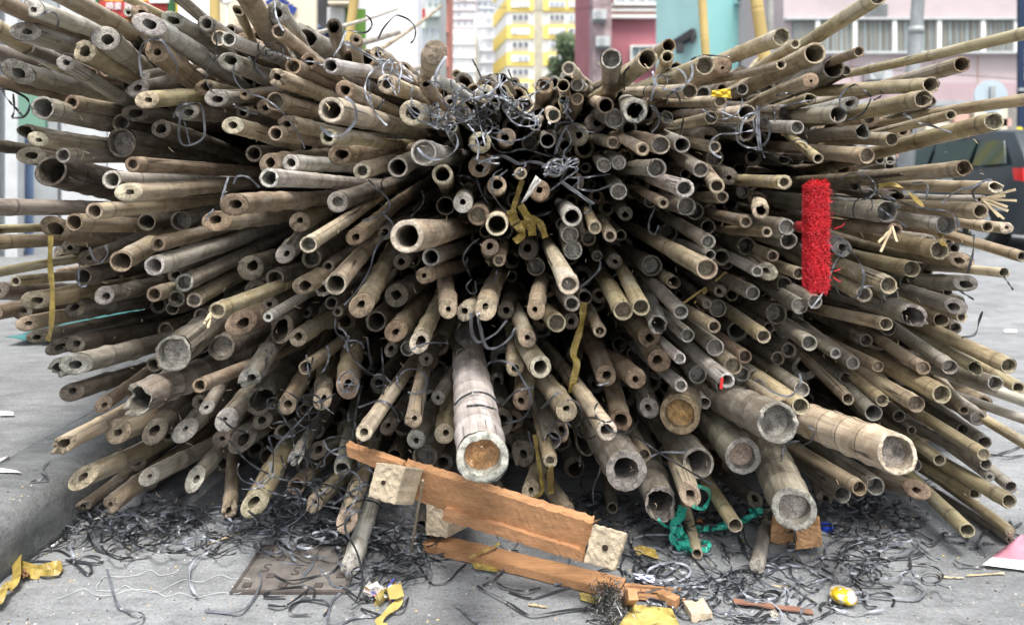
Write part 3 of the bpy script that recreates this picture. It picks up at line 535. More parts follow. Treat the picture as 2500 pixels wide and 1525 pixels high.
POLES = '''
A1
300 75 85 800 260 t3 w
300 -200 92 1250 330 h7 b
235 290 92 700 430 c3 g
-120 -40 85 700 330 h7 b
-200 180 95 250 420 h7 y
-200 430 80 600 660 s6 d
770 470 105 1200 680 t5 y
970 350 115 1250 620 t4 g
600 580 70 1100 870 t4 g
170 660 105 600 780 c4 g
1370 225 100 1850 500 c4 w
1180 110 48 1300 200 t4 g
1290 120 75 1500 400 b4 b
1590 180 72 1850 330 c5 g
1440 470 108 1750 720 t3 b
1260 400 75 1500 560 h8 d
1180 380 45 1300 450 h8 d
1500 -150 60 1879 200 h7 g
1000 -100 42 1500 150 h7 y
390 990 108 900 1110 h8 g
660 940 70 1000 1000 p6 b
350 1275 68 800 1335 c3 p
580 1425 70 950 1430 p7 g
240 1200 65 500 1250 b7 d
1110 1310 135 1400 1350 p8 d
1110 1120 78 1300 1180 p8 d
1480 1180 85 1700 1250 t5 d
1240 1040 75 1500 1080 c5 d
1350 915 80 1850 870 c3 y
1270 810 72 1400 780 s6 g
1330 690 42 1560 640 s6 w
1720 1030 75 1879 1040 c4 g
1870 800 75 2000 830 b5 b
-120 1320 58 200 1370 s6 d
-200 700 62 600 900 h7 b
250 440 65 600 580 h6 d
650 770 75 900 880 b4 d
B1
220 360 70 700 560 p7 w
130 350 72 300 400 p8 p
15 215 75 150 300 h6 g
310 100 45 420 320 c6 y
330 -150 108 600 330 h7 t
670 110 95 800 300 b4 g
680 290 66 960 520 p7 t
240 570 85 560 700 c5 g
660 710 82 1080 860 b4 t
810 610 75 1200 780 p7 b
1155 605 73 1600 680 h7 w
1190 240 66 1240 500 b7 d
1390 370 58 1400 540 t4 t
1585 490 65 1690 560 t4 t
1670 770 88 1879 850 p5 p
1285 820 83 1750 1050 t5 b
645 930 85 1000 1020 p8 t
550 980 70 700 1050 t4 b
110 900 82 330 900 c4 g
370 870 50 600 830 s6 b
1160 1010 118 1850 1150 h7 p
260 1150 82 600 1240 c4 p
650 1225 70 1080 1280 h7 t
1130 1260 76 1879 1280 b6 y
760 1130 75 1000 1180 b4 t
350 1030 60 450 1060 t5 d
450 1410 78 600 1420 h7 d
960 560 75 1080 620 b5 b
1240 1420 92 1540 1410 c5 b
C1
235 480 112 130 650 s6 t
150 760 70 230 930 t4 b
25 1035 118 200 1080 t5 p
450 1020 95 520 1080 p6 p
695 860 85 600 950 t3 p
840 840 70 900 920 h7 y
910 980 65 950 1050 p6 g
1060 960 80 1070 1030 p7 y
625 1035 60 640 1100 p6 d
770 990 52 790 1060 p7 d
380 1160 60 430 1300 h7 g
650 1310 100 500 1260 t5 y
890 1260 85 830 1300 t4 t
1100 1310 75 1110 1270 p7 d
1265 1290 72 1250 1240 h8 g
1540 1240 105 1480 1230 t3 d
1320 1060 70 1275 970 p7 p
1150 1140 60 1180 1060 h8 g
1460 630 65 1700 800 p7 p
1410 785 60 1420 900 h8 y
1540 780 62 1620 830 p7 g
1415 920 52 1420 980 h7 p
1540 910 58 1500 1000 p7 b
1850 540 95 1850 780 p8 g
1800 970 75 1650 890 h8 t
130 1400 120 330 1450 p8 w
1865 1310 55 1700 1280 p7 t
640 1500 88 760 1480 s6 d
1430 1340 60 1440 1300 h8 d
250 745 58 600 860 s6 w
850 720 48 880 770 h8 d
D1
305 540 92 30 760 h8 y
500 420 65 400 480 h8 b
485 520 60 420 700 h7 y
830 600 88 420 760 p8 y
995 610 78 860 670 t2 b
1535 340 84 1000 530 p8 y
1660 405 48 1400 560 p6 y
1840 490 100 1350 740 h8 y
1530 595 48 980 740 h6 t
1800 740 72 1300 920 t2 b
690 840 72 250 860 p8 t
1175 820 55 1120 840 p8 g
970 930 62 680 950 p7 t
1215 1040 82 900 1060 h8 p
190 1020 110 100 920 h7 g
0 1090 90 -100 1050 p8 g
890 1080 62 620 1140 p8 t
480 1080 58 420 1150 p8 d
1590 1040 85 1350 1040 p9 d
1790 905 55 1620 960 b7 y
1680 1170 62 1430 1160 p8 w
260 1370 62 0 1230 p6 t
425 1330 88 300 1300 p8 p
620 1330 75 520 1280 h8 w
920 1350 56 690 1310 p7 p
1200 1210 88 950 1180 h8 d
1370 1130 45 1300 1130 p8 d
1310 980 45 1230 980 p8 d
0 1310 60 -100 1290 p8 t
860 1250 85 700 1240 c4 d
1560 1460 50 1500 1440 h9 d
920 1450 80 850 1430 p8 d
1870 1455 48 1600 1260 h7 y
E1
540 -30 80 0 310 p8 y
365 475 50 120 560 p7 t
130 625 100 -100 730 h8 d
245 650 48 190 680 p8 d
2150 245 58 200 705 h7 y
1310 590 75 800 730 h8 b
1030 780 75 0 850 h8 y
960 905 82 380 1040 p8 y
1025 930 48 980 950 p8 d
2100 885 60 1000 1040 h7 y
1210 1055 48 520 1220 h7 y
1610 1115 82 720 1320 p8 y
410 1210 72 130 1220 b8 g
175 1050 80 -200 1060 h8 g
670 1280 62 400 1270 p8 t
440 1430 75 0 1400 p8 t
-5 1450 42 -80 1440 h8 d
280 950 62 0 1000 c5 w
A2
1215 80 70 1879 120 p6 b
1025 220 85 1700 240 h7 w
1180 335 85 1879 300 c3 p
470 140 145 900 250 h8 d
865 510 78 1700 440 h7 t
680 610 80 1200 640 h8 b
290 0 85 500 50 s6 d
-150 470 85 800 480 h7 g
-200 680 45 150 670 h7 y
-200 800 70 500 770 h7 b
-250 1110 50 700 940 h7 y
510 660 95 800 750 c5 b
140 1150 50 440 1120 h6 y
330 1320 85 700 1260 c4 y
200 1430 70 450 1400 c4 d
680 1400 85 1000 1370 b4 d
960 1280 85 1100 1250 t4 g
1110 1250 70 1300 1200 c4 d
1110 970 100 1380 820 h8 t
1415 1010 90 1879 870 h7 w
1450 810 70 1879 700 p6 b
1345 610 80 1600 560 h8 d
1660 600 95 1879 520 s6 d
1690 1165 82 1879 1080 p7 g
1415 1270 72 1520 1240 p7 t
1600 1100 60 1700 1060 t6 d
1780 1325 70 1879 1270 p7 p
1620 1310 80 1720 1280 p7 d
1580 1400 60 1700 1370 h8 d
830 930 72 1050 850 c3 d
650 840 78 900 780 s6 d
-40 1240 85 200 1240 s6 d
760 1110 78 1050 1040 h8 d
-60 1440 80 160 1400 s6 b
B2
605 80 104 800 60 t4 t
590 205 88 1200 230 h7 w
790 65 78 1100 80 h5 w
270 450 105 1000 380 c4 b
110 600 95 600 560 c4 b
870 610 92 960 560 t3 t
1220 425 98 1380 370 p5 g
950 815 78 1450 480 p8 p
1385 740 78 1550 620 c4 b
1650 710 65 1720 660 t5 d
1440 140 78 1700 60 p6 p
1770 110 92 1900 50 h8 g
1855 740 152 2360 690 h7 p
740 900 80 870 760 c3 g
420 1030 115 650 960 s6 d
980 940 90 1150 860 s6 d
1200 1180 98 1430 900 h8 p
905 1190 86 1100 1090 c5 t
1080 1220 72 1180 1180 b5 g
1440 1370 105 1620 1110 c3 b
1760 1280 108 1900 1190 t4 d
115 1420 78 700 1200 p7 y
580 1480 48 890 1300 h5 w
1160 1350 60 1230 1300 h7 d
1220 1430 50 1280 1390 p5 d
640 1130 88 800 1080 s6 d
600 1370 75 700 1330 s6 d
1810 970 75 1860 920 s6 d
1130 1020 58 1180 980 t5 d
C2
640 100 100 720 70 t4 b
300 170 95 400 340 h7 p
490 430 90 560 300 c3 g
800 275 90 800 330 t5 t
1020 165 58 880 200 p6 t
1190 320 98 1210 390 t3 b
1340 110 88 1300 120 p8 g
1505 60 48 1480 80 h8 d
1785 90 65 1700 0 p8 g
1490 560 92 1370 370 h7 w
800 635 103 840 430 h8 p
630 545 98 680 480 p7 b
700 690 58 720 640 h8 d
330 460 88 360 440 h8 d
195 930 85 320 890 h7 g
130 1100 74 300 1040 t3 b
740 840 78 620 950 c4 t
820 960 58 850 850 p6 t
1090 860 90 1100 800 s6 d
1460 1180 95 1290 850 p7 p
1400 630 58 1350 560 h7 d
1470 725 82 1420 640 p8 g
1500 870 85 1450 780 p8 g
1700 660 62 1640 500 p7 y
1840 735 60 1770 560 p6 t
1720 920 50 1700 880 p7 d
1640 760 70 1600 700 s6 d
350 1400 84 350 1200 c3 t
500 1440 78 620 1340 b4 p
700 1400 98 750 1200 c3 t
880 1420 75 900 1370 t4 d
1160 1410 84 1190 1180 c3 b
1490 1360 72 1400 1270 p7 g
1610 1300 65 1560 1250 h8 d
1160 1020 85 1140 970 s6 d
D2
40 65 68 -60 0 p7 g
385 115 90 170 110 p8 g
790 130 72 620 20 p8 g
940 280 70 830 100 p7 t
650 170 48 500 110 h8 d
40 330 76 0 250 p8 w
645 300 86 330 210 p7 w
450 435 52 250 310 p5 t
660 465 86 500 420 p8 g
990 380 58 850 380 p7 t
1050 190 80 1000 170 t3 d
1560 245 68 1150 220 p6 y
1205 605 60 1000 560 p6 t
1580 655 75 1270 600 p8 g
1400 700 50 1080 680 p6 y
1600 780 80 1420 740 p8 g
860 655 68 770 600 h8 d
860 790 68 600 640 p7 g
880 910 48 750 860 h8 w
985 930 80 900 880 h7 d
1210 830 84 1080 790 p8 d
1455 920 55 1300 860 p7 t
1340 510 72 1320 340 b6 t
850 1040 96 400 790 p8 t
340 1010 98 80 870 s6 d
100 530 68 50 480 s6 d
540 1160 58 460 1110 c8 t
1310 1060 52 1080 930 p7 w
1400 1060 80 1280 960 c3 p
1695 1080 58 1470 1000 p8 t
1270 1260 65 1080 1160 p8 g
80 1420 92 -50 1190 p8 y
245 1390 80 90 1080 p8 y
610 1430 70 350 1180 p7 g
950 1400 82 850 1340 p8 d
850 1360 48 780 1300 p5 d
1490 1450 98 1150 1300 p8 d
1700 1380 75 1600 1320 p8 g
1840 1340 66 1540 1180 p8 g
1560 1180 70 1400 1120 s6 d
970 1240 60 900 1200 s6 d
60 730 50 30 700 h8 d
0 970 70 -40 930 s6 d
740 510 80 680 470 p8 d
330 420 58 280 390 s6 d
E2
1330 115 75 320 225 p8 b
330 275 50 200 270 p8 d
625 515 98 100 460 p9 g
1165 635 88 720 540 p9 w
1480 510 75 720 470 h7 t
1545 655 55 1230 590 p7 t
1720 665 55 1590 650 t3 p
1620 290 58 820 285 b7 p
1500 405 42 900 400 b5 w
700 680 58 150 620 b6 b
710 400 66 400 350 b8 d
1105 870 85 600 750 p8 y
1300 960 72 1000 920 c4 t
1860 925 50 1170 720 p7 t
210 850 82 140 800 t4 w
850 1040 75 450 950 p9 y
985 1060 55 900 1040 p7 d
1700 1075 46 940 1000 b7 p
820 1165 80 730 1120 h8 d
1340 1170 72 900 1150 c5 g
640 1190 82 150 980 p8 y
660 1280 68 500 1200 p8 g
410 1270 75 140 1130 p7 p
1310 1480 50 750 1250 p7 y
880 1470 100 450 1320 b8 g
1250 1380 76 900 1270 c5 g
1280 1340 55 1180 1300 s6 d
1180 1250 42 1100 1230 h8 d
1240 850 45 1100 830 h7 d
560 35 45 500 50 h8 g F
655 40 45 600 50 h7 g F
650 95 48 600 95 h8 g F
A3
250 110 68 600 40 c3 t
330 230 60 500 200 c4 d
540 320 72 800 250 c4 d
690 300 78 1100 230 s6 d
530 520 86 700 470 b5 g
700 480 100 1300 340 c4 g
660 740 82 1100 600 c3 d
950 850 68 1200 680 c3 b
1590 390 162 1850 180 p8 g
1410 490 70 1500 450 s6 d
1240 810 148 1750 580 b8 g
1080 1095 112 1250 1030 t3 t
560 1230 82 1100 950 b5 t
1830 680 65 2379 450 p7 b
1830 830 68 1879 800 t3 d
1700 1090 88 1850 950 c2 g
1420 1100 98 1500 1020 s6 d
1845 40 70 1900 20 p7 d
B3
335 100 110 500 30 c4 b
710 160 100 800 20 c7 d
855 240 82 980 160 t4 t
925 515 65 1080 400 h8 t
410 620 96 600 330 b4 g
500 820 125 620 700 b7 d
755 855 85 800 780 t4 t
1080 800 84 1090 700 c3 t
1310 670 105 1330 500 s6 b
920 900 52 980 800 h8 d
200 990 95 350 820 c2 g
350 1160 105 500 1050 c4 d
150 1170 78 220 1110 s6 d
530 1000 75 570 960 s6 d
1460 1110 78 1800 620 h5 p
1690 1050 68 1760 950 c3 d
1570 90 95 1600 60 h8 d
1755 180 96 1850 80 c3 b
1710 350 60 1740 300 s6 d
1865 340 70 1900 290 p8 g
730 1100 72 850 1030 c6 d
830 1340 62 950 1150 b3 g
1040 1270 78 1150 1230 c4 d
20 880 60 120 720 c3 g
150 330 118 500 180 s6 d
C3
90 280 88 200 50 c5 p
475 390 50 400 280 p7 d
150 440 64 180 400 s6 d
670 1345 240 530 350 p7 w O
35 990 80 110 600 t3 t
60 1170 84 150 1010 t3 g
320 1120 92 350 950 t3 y
260 790 65 330 680 s6 g
965 510 80 960 380 t4 t
1200 510 100 1050 300 h6 p
1040 810 94 1060 620 t3 b
1440 910 98 1250 620 t3 t
1290 1370 64 1150 820 p6 y
1310 1180 84 1250 1000 h8 g
1380 1110 82 1350 950 b5 b
1810 1090 92 1530 650 h6 p
1350 105 85 1250 0 p8 y
1745 180 60 1680 50 p6 t
1480 90 75 1450 40 t4 d
1800 590 93 1750 450 t4 b
1075 240 80 1020 90 c3 t
1610 1210 86 1580 1080 c8 d
1040 1300 105 1050 1180 b3 d
850 1010 98 800 560 s6 d
140 1330 115 200 1230 s6 d
D3
400 120 88 350 0 b8 w
320 235 98 260 180 t4 b
410 450 104 330 330 t4 b
600 430 55 420 260 p7 w
195 610 95 60 500 t3 b
670 220 65 500 80 p8 g
915 140 62 680 10 p7 t
925 330 82 750 170 p8 g
1090 500 80 950 380 p8 t
1200 415 62 1040 300 p8 b
1170 575 70 1080 480 p8 g
1175 650 58 1120 600 p8 g
1035 635 72 680 330 h7 w R
1015 680 85 950 620 p8 g
765 580 84 700 500 p8 g
610 680 60 420 520 p7 w
710 760 52 650 680 h7 g
830 840 54 760 760 b8 w
1370 230 65 1150 60 p8 y
1420 150 48 1380 120 h8 d
1790 290 72 1560 130 p8 g
1600 355 70 1450 280 p7 d
1500 430 65 1380 370 p7 d
1720 715 70 1450 540 p8 g
1710 870 78 1280 560 p8 y
1555 865 58 1210 650 h7 t
1290 590 50 1250 550 p8 g
600 940 180 640 800 p7 b K
320 885 88 280 760 t3 g
60 1000 98 0 760 h6 b
1500 1020 188 1000 800 p8 g M
1180 1330 165 950 1050 p7 g O
770 1390 140 600 1200 h8 g
270 1320 64 180 1130 p8 t
110 1460 190 -120 1080 h6 g
E3
615 115 60 150 20 p8 y
640 150 75 560 120 p8 d
430 265 62 150 110 p7 d
150 385 52 -50 260 p6 g
310 475 62 180 380 p7 g
540 505 52 300 380 p8 t
955 520 65 560 270 p8 t
1200 510 70 750 200 p8 g
1440 520 66 1000 270 b8 y
1250 150 55 1180 110 p7 d
1120 80 70 1020 30 h8 t
1740 500 72 1000 150 p8 y
1830 700 60 1500 500 h7 y
1620 660 70 1250 550 p8 g
240 610 60 60 480 p7 d
265 800 58 100 640 h7 t
580 815 58 310 590 p8 y
1125 760 88 550 450 p8 y
890 850 76 400 560 p9 t
500 930 80 260 700 h8 g
735 960 58 620 850 p8 d
1330 905 50 1220 770 p6 t
1460 980 75 1380 920 p7 g
1320 1085 58 950 850 h8 d
1520 1200 60 1380 1100 h8 g
850 1090 45 740 1020 p6 d
1510 1310 60 900 930 p8 y
1530 1400 55 1380 1320 h8 g
2100 1340 55 1200 780 h7 y
2150 910 58 1100 560 h7 w
2250 1110 50 1500 860 h7 w
1105 1360 60 880 1190 h7 y
720 1310 185 -300 900 p8 p M
880 1410 62 800 1360 p8 g
A4
770 145 92 1150 -20 c3 y
1370 140 78 1650 0 c2 g
760 420 58 950 280 b4 d
1010 400 82 1180 270 b3 t
1790 160 82 1879 60 c3 g
B4
225 450 68 235 370 b4 t
460 390 105 700 -50 c4 y
1305 540 92 1430 150 c3 t
1345 950 92 1540 380 s6 w G
1000 390 78 1180 220 b3 t
840 230 78 950 120 h7 b
1260 70 75 1290 -80 h7 g
C4
1110 270 78 1180 50 c3 t
1440 450 78 1350 330 s6 t
1860 430 54 1830 250 h7 d
110 590 58 140 500 h7 d
D4
1655 445 195 1400 -80 p7 g
430 395 148 330 100 b8 g
690 300 94 540 -120 c4 t
1110 590 68 870 220 h8 y
760 850 50 670 480 h7 t G
1310 960 66 1400 560 s6 g G
1290 360 68 1100 200 b4 d
E4
370 250 68 0 20 p8 b
520 230 84 300 80 p8 g
215 310 74 50 180 h9 g
50 340 68 0 220 b4 d
900 260 82 650 190 c3 b
1360 640 68 950 250 h8 y
1745 370 68 1150 20 h8 y
1565 145 42 1000 -250 p5 g
1430 300 52 1150 130 b7 y
1750 640 48 1430 400 s6 y
1750 720 42 1250 390 s6 d
1760 240 58 1600 100 h8 g
'''
# ---------------------------------------------------------------- bamboo poles: end x y r, a point down the tail, cut, colour
ROWY = {'1': 0, '2': 380, '3': 760, '4': 1125}
def tpx(tile, x, y): return 'ABCDE'.index(tile[0]) * 500 + x / 3.758, ROWY[tile[1]] + y / 3.758
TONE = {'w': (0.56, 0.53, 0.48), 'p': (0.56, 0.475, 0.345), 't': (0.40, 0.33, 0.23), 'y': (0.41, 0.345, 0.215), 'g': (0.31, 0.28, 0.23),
        'b': (0.315, 0.25, 0.175), 'd': (0.17, 0.145, 0.115)}  # dark tone: grime, plus the shade of recessed poles put into the colour
FACE = {'w': (0.52, 0.485, 0.44), 'p': (0.58, 0.50, 0.385), 't': (0.36, 0.29, 0.21), 'y': (0.43, 0.37, 0.26), 'g': (0.33, 0.31, 0.275),
        'b': (0.27, 0.20, 0.14), 'd': (0.18, 0.155, 0.125)}
VP = (1290.0, 435.0); D0 = 1.80
poles = []; tile = None
for ln in POLES.strip().split('\n'):
    w = ln.split()
    if len(w) == 1: tile = w[0]; continue
    x, y, r, tx, ty = map(float, w[:5]); ex, ey = tpx(tile, x, y); ux, uy = tpx(tile, tx, ty)
    dx, dy = ux - ex, uy - ey; L = math.hypot(dx, dy); dx /= L; dy /= L
    t = (VP[0] - ex) * dx + (VP[1] - ey) * dy; t = max(t, L + 20, 60)
    q = (ex + dx * t, ey + dy * t)
    s_ = math.hypot(q[0] - ux, q[1] - uy) / max(1, t)
    tone = w[6]; fl = ''.join(w[7:])
    d = D0 * min(1, max(0, s_))
    far = math.hypot(ex - VP[0], ey - VP[1])
    if far < 260: d = D0 - 0.12 - min(0.25, L / 400)
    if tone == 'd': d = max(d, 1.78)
    d = min(max(d, 1.18), 1.92)
    if 'F' in fl: d = 2.6
    if w[5][0] == 's' and 'G' not in fl and tone in 'dgb' and r < 140: w[5] = ['p8', 't4', 'p7', 't3', 'c4'][len(poles) % 5]
    off = ex < -5 or ex > 2505 or ey < -5
    dg = HCAM * F / (ey + r / 3.758 - HY) if ey > 700 else 9
    if ex < 260 and ey > 700: dg = (HCAM - KZ) * F / (ey + r / 3.758 - HY) * 1.0 if ex < 190 else dg
    if 'G' in fl: d = dg
    d = min(d, dg - 0.005)
    poles.append(dict(x=ex, y=ey, r=r / 3.758, ux=ux, uy=uy, dx=dx, dy=dy, t=t, q=q, d=d, kind=w[5][0], hole=int(w[5][1:]) / 10, tone=tone, fl=fl, dg=dg, off=off, L=L))
NP = len(poles)
# settle the depths so that ends seen in front of a tail really stand in front of it
ex = np.array([p['x'] for p in poles]); ey = np.array([p['y'] for p in poles]); er = np.array([p['r'] for p in poles])
dx = np.array([p['dx'] for p in poles]); dy = np.array([p['dy'] for p in poles]); tt = np.array([p['t'] for p in poles])
dd = np.array([p['d'] for p in poles]); dgs = np.array([p['dg'] for p in poles]); dark = np.array([p['tone'] == 'd' for p in poles])
fix = np.array([('G' in p['fl'] or 'F' in p['fl']) for p in poles]); LL = np.array([p['L'] for p in poles])
BX = ex[None, :] - ex[:, None]; BY = ey[None, :] - ey[:, None]                 # from A (row) to B (col)
al = BX * dx[:, None] + BY * dy[:, None]; pe = np.abs(-BX * dy[:, None] + BY * dx[:, None])
lim = np.minimum(tt, LL * 1.3 + 30)[:, None]
rt_ = er[:, None] * (1 - al / tt[:, None])
over = (al > er[:, None] * 0.9) & (al < lim) & (pe < (er[None, :] + rt_) * 0.8) & (~dark[None, :]) 
np.fill_diagonal(over, False)
ratio = 1.0 / np.clip(1 - al / tt[:, None], 0.15, 1)
for it in range(250):
    dA = dd[:, None] * ratio
    viol = np.where(over, dd[None, :] - (dA - 0.03), 0); viol = np.clip(viol, 0, 0.2)
    push = viol.max(axis=1); pull = viol.max(axis=0)
    dd = np.where(fix, dd, dd + 0.25 * push - 0.22 * pull)
    dd = np.minimum(np.clip(dd, 1.12, 2.1 if it else 2.1), dgs - 0.004)
    dd = np.where(fix, np.array([p['d'] for p in poles]), dd)
for p, d in zip(poles, dd): p['d'] = float(d)
print('poles', NP, 'remaining violations', int((np.clip(np.where(over, dd[None, :] - dd[:, None] * ratio, 0), 0, 9) > 0.02).sum()))

class Acc:
    def __init__(s): s.v = []; s.f = []; s.tone = []; s.bco = []; s.nd = []; s.mi = []
    def grid(s, rings, bcos, nds, tone, mi, close_end=False, flip=False):
        n = len(rings[0]); b = len(s.v)
        for R, B, D_ in zip(rings, bcos, nds):
            s.v += R; s.bco += B; s.nd += D_; s.tone += [tone] * n
        for i in range(len(rings) - 1):
            for k in range(n):
                a0, a1 = b + i * n + k, b + i * n + (k + 1) % n; c0, c1 = a0 + n, a1 + n
                s.f.append((a0, a1, c1, c0) if flip else (a0, c0, c1, a1)); s.mi.append(mi)
        if close_end:
            o = b + (len(rings) - 1) * n; s.f.append(tuple(range(o, o + n)) if flip else tuple(range(o + n - 1, o - 1, -1))); s.mi.append(mi)
    def obj(s, name, mats, parent=None, origin=None):
        if not s.v: return None
        o_ = origin if origin is not None else Vector((0, 0, 0))
        me = bpy.data.meshes.new(name); me.from_pydata([tuple(v - o_) for v in s.v], [], s.f)
        for m in mats: me.materials.append(m)
        me.polygons.foreach_set('material_index', s.mi); me.polygons.foreach_set('use_smooth', [True] * len(s.f))
        at = me.attributes.new('tone', 'FLOAT_COLOR', 'POINT'); at.data.foreach_set('color', [c for t in s.tone for c in (*t, 1)])
        at = me.attributes.new('bco', 'FLOAT_VECTOR', 'POINT'); at.data.foreach_set('vector', [c for t in s.bco for c in t])
        at = me.attributes.new('nd', 'FLOAT', 'POINT'); at.data.foreach_set('value', s.nd)
        o = bpy.data.objects.new(name, me); COL.objects.link(o); o.parent = parent
        if parent is None: o.location = o_
        return o
def vary(c, rg, a=0.2):
    k = 0.98 * rg.uniform(1 - a, 1 + a); return tuple(max(0.01, min(0.9, v * k * rg.uniform(0.97, 1.03))) for v in c)
bv, bf = [], []
def pole_geo(E_, a, R, out, kind, hole, tone, face, rg, length, seg, nodes, slant, jag, dia=None, accs=None, simple=False):
    """accs = culm, cut, membrane accumulators"""
    A_c, A_f, A_d = accs
    u = (out - a * out.dot(a)).normalized(); v = a.cross(u)
    roff = Vector((rg.uniform(0, 50), rg.uniform(0, 50), rg.uniform(0, 50)))
    bend_d = (u * rg.uniform(-1, 1) + v * rg.uniform(-1, 1)); bend = rg.uniform(0.0, 0.08)
    oval = rg.uniform(0.0, 0.09); ovp = rg.uniform(0, 3.14)
    th = [2 * math.pi * k / seg for k in range(seg)]
    nz = [rg.gauss(0, 1) for _ in range(seg)]
    rim = []
    ntc = rg.uniform(0, 6.28); saz = rg.uniform(-.7, .7)
    for k, t in enumerate(th):
        o = -slant * R * math.cos(t - saz) + 0.02 * R * nz[k]
        if jag:
            notch = max(0, math.cos(t - ntc)) ** 3
            o += jag * R * (1.1 * notch + 0.28 * nz[k] * (1 if rg.random() < .5 else .3))
        rim.append(o)
    mx = max(rim); mn = min(rim)
    kinks = {}
    def center(s):
        c = E_ + a * s + bend_d * bend * (s * s * 0.35)
        for ns, kv in nodeks: 
            if s > ns: c = c + kv * (s - ns)
        return c
    butt = 1.0 if kind in 'tcbs' else 0.0; ndk = rg.uniform(.15, .7) if butt else rg.uniform(.6, 1); lump = [(rg.uniform(.2, .9), rg.uniform(0, 6.28), rg.uniform(0, 6.28)) for _ in range(3)]
    # nodes
    ns = []; s_ = nodes[0]
    while s_ < length - 0.05: ns.append(s_); s_ += rg.uniform(*nodes[1]) * (1 + (nodes[2] * len(ns)))
    nodeks = [(x, (u * rg.uniform(-1, 1) + v * rg.uniform(-1, 1)) * (0.012 + .02 * butt)) for x in ns[:6]]
    prof = [(0.0, 1.0, 0.0), (0.3 * R, 1.0, 0)]
    e0 = max(0.004, mx + 0.002)
    for x in ns:
        if x < e0 + 0.004: continue
        big = min(1.0, R / 0.03)
        if simple: prof += [(x - .01, 1, 0), (x, 1.05, .6), (x + .01, 1, 0)]
        else: prof += [(x - .016, 1.0 + .01 * butt, 0), (x - .005, 1.035 + .012 * big + .03 * butt, 0.05), (x - .002, 1.06 + .035 * butt, 0.25), (x, 1.01 + .03 * butt, 0.95 * ndk), (x + .003, 1.065 + .02 * butt, 0.2), (x + .012, 1.025, 0.0), (x + .03, 0.995 - .015 * butt, 0)]
    last = 0; extra = []
    for s0 in np.arange(0.06, length, (0.09 if length < 9 else .2) if not simple else 0.6): 
        if (s0 < 1.2 or int(s0 * 11) % 3 == 0) and all(abs(s0 - q[0]) > 0.035 for q in prof): extra.append((float(s0), 1.0, 0))
    prof = sorted(prof + extra); prof.append((length, 1, 0))
    rings, bc, nd = [], [], []; prev = -1
    for i, (s0, rr, n_) in enumerate(prof):
        if s0 <= prev: s0 = prev + 0.0008
        prev = s0; taper = 1 - 0.03 * s0
        ring = []; bb = []; dn = []
        for k, t in enumerate(th):
            f_ = max(0.0, 1 - s0 / max(0.02, 2.2 * (mx - mn) + 0.01)); so_ = s0 + rim[k] * f_
            lm = sum(q[0] * math.sin(s0 * 40 * (1 + q[0]) + q[1]) * math.cos(t + q[2]) for q in lump) * .012 * (1 + 2 * butt) if i > 1 else 0
            r_ = R * (rr + lm) * taper * (1 + oval * math.cos(2 * t + ovp)) * (1 + (0.004 * nz[k] if i > 0 else 0))
            ring.append(center(so_) + (u * math.cos(t) + v * math.sin(t)) * r_)
            bb.append((math.cos(t) * R + roff.x, math.sin(t) * R + roff.y, so_ + roff.z)); dn.append(n_ * rg.uniform(.75, 1) if n_ else 0.0)
        rings.append(ring); bc.append(bb); nd.append(dn)
    A_c.grid(rings, bc, nd, tone, 0, close_end=True)
    b = len(bv)
    for ring in rings: bv.extend(ring)
    n = seg
    for i in range(len(rings) - 1):
        for k in range(n): bf.append((b + i * n + k, b + i * n + (k + 1) % n, b + (i + 1) * n + (k + 1) % n, b + (i + 1) * n + k))
    bf.append(tuple(range(b, b + n)))
    # cut face and bore
    ecc = Vector((0, 0, 0)) if kind in 'hp' else (u * rg.uniform(-.16, .16) + v * rg.uniform(-.16, .16)) * R
    rh = R * hole if kind != 's' else R * 0.04
    hj = 0.035 if kind in 'hp' else 0.1
    hz = [rg.gauss(0, 1) for _ in th]; hz = [(hz[i - 1] + hz[i] + hz[(i + 1) % seg]) / 2 for i in range(seg)]
    def fr(rad_, depth, wob, ec):
        ring, bb = [], []
        for k, t in enumerate(th):
            so_ = depth + rim[k] * (rad_ / R if depth < 0.002 else max(0, (rad_ / R) * (1 - depth / (0.35 + R * 6))))
            r_ = rad_ * (1 + wob * hz[k])
            ring.append(center(so_) + (u * math.cos(t) + v * math.sin(t)) * r_ + ec)
            bb.append((math.cos(t) * r_ + roff.x, math.sin(t) * r_ + roff.y, so_ * 1.0 + roff.z))
        return ring, bb
    z0 = [0.0] * seg
    fr_list = [(R * 1.0, 0.0, 0, ecc * 0), (R * 0.985, -0.0006, 0, ecc * 0)]
    if kind == 's':
        for q in (0.75, 0.5, 0.28, 0.1): fr_list.append((R * q, -0.002 * (1 - q) + 0.0015 * math.sin(q * 20), 0.02, ecc * 0))
    else: fr_list.append(((R + rh) / 2, 0.0, hj * .4, ecc * .5)); fr_list.append((rh * 1.03, 0.0003, hj, ecc))
    rr_, bb_ = zip(*[fr(*q) for q in fr_list])
    A_f.grid(list(rr_), list(bb_), [z0] * len(rr_), face, 0, close_end=(kind == 's'), flip=True)
    if kind != 's':
        dep = {'h': rg.uniform(.2, .4), 't': rg.uniform(.08, .2), 'c': rg.uniform(.06, .16), 'b': rg.uniform(.06, .2)}.get(kind, rg.uniform(.3, 1.9) * R)
        if kind == 'p' and R > .032: dep = R * (.38 if 'M' in fl_ else .22)
        bl = [(rh * 1.03, 0.0003, hj, ecc), (rh * .97, max(.004, mx * hole) if kind in 'bc' else .004, hj, ecc), (rh * .95, dep * .55 + max(0, mx), hj * .5, ecc), (rh * .95, dep + max(0, mx), hj * .3, ecc)]
        rr_, bb_ = zip(*[fr(*q) for q in bl])
        bore = tuple(c * (.62 if kind in 'hp' else .5) for c in face)
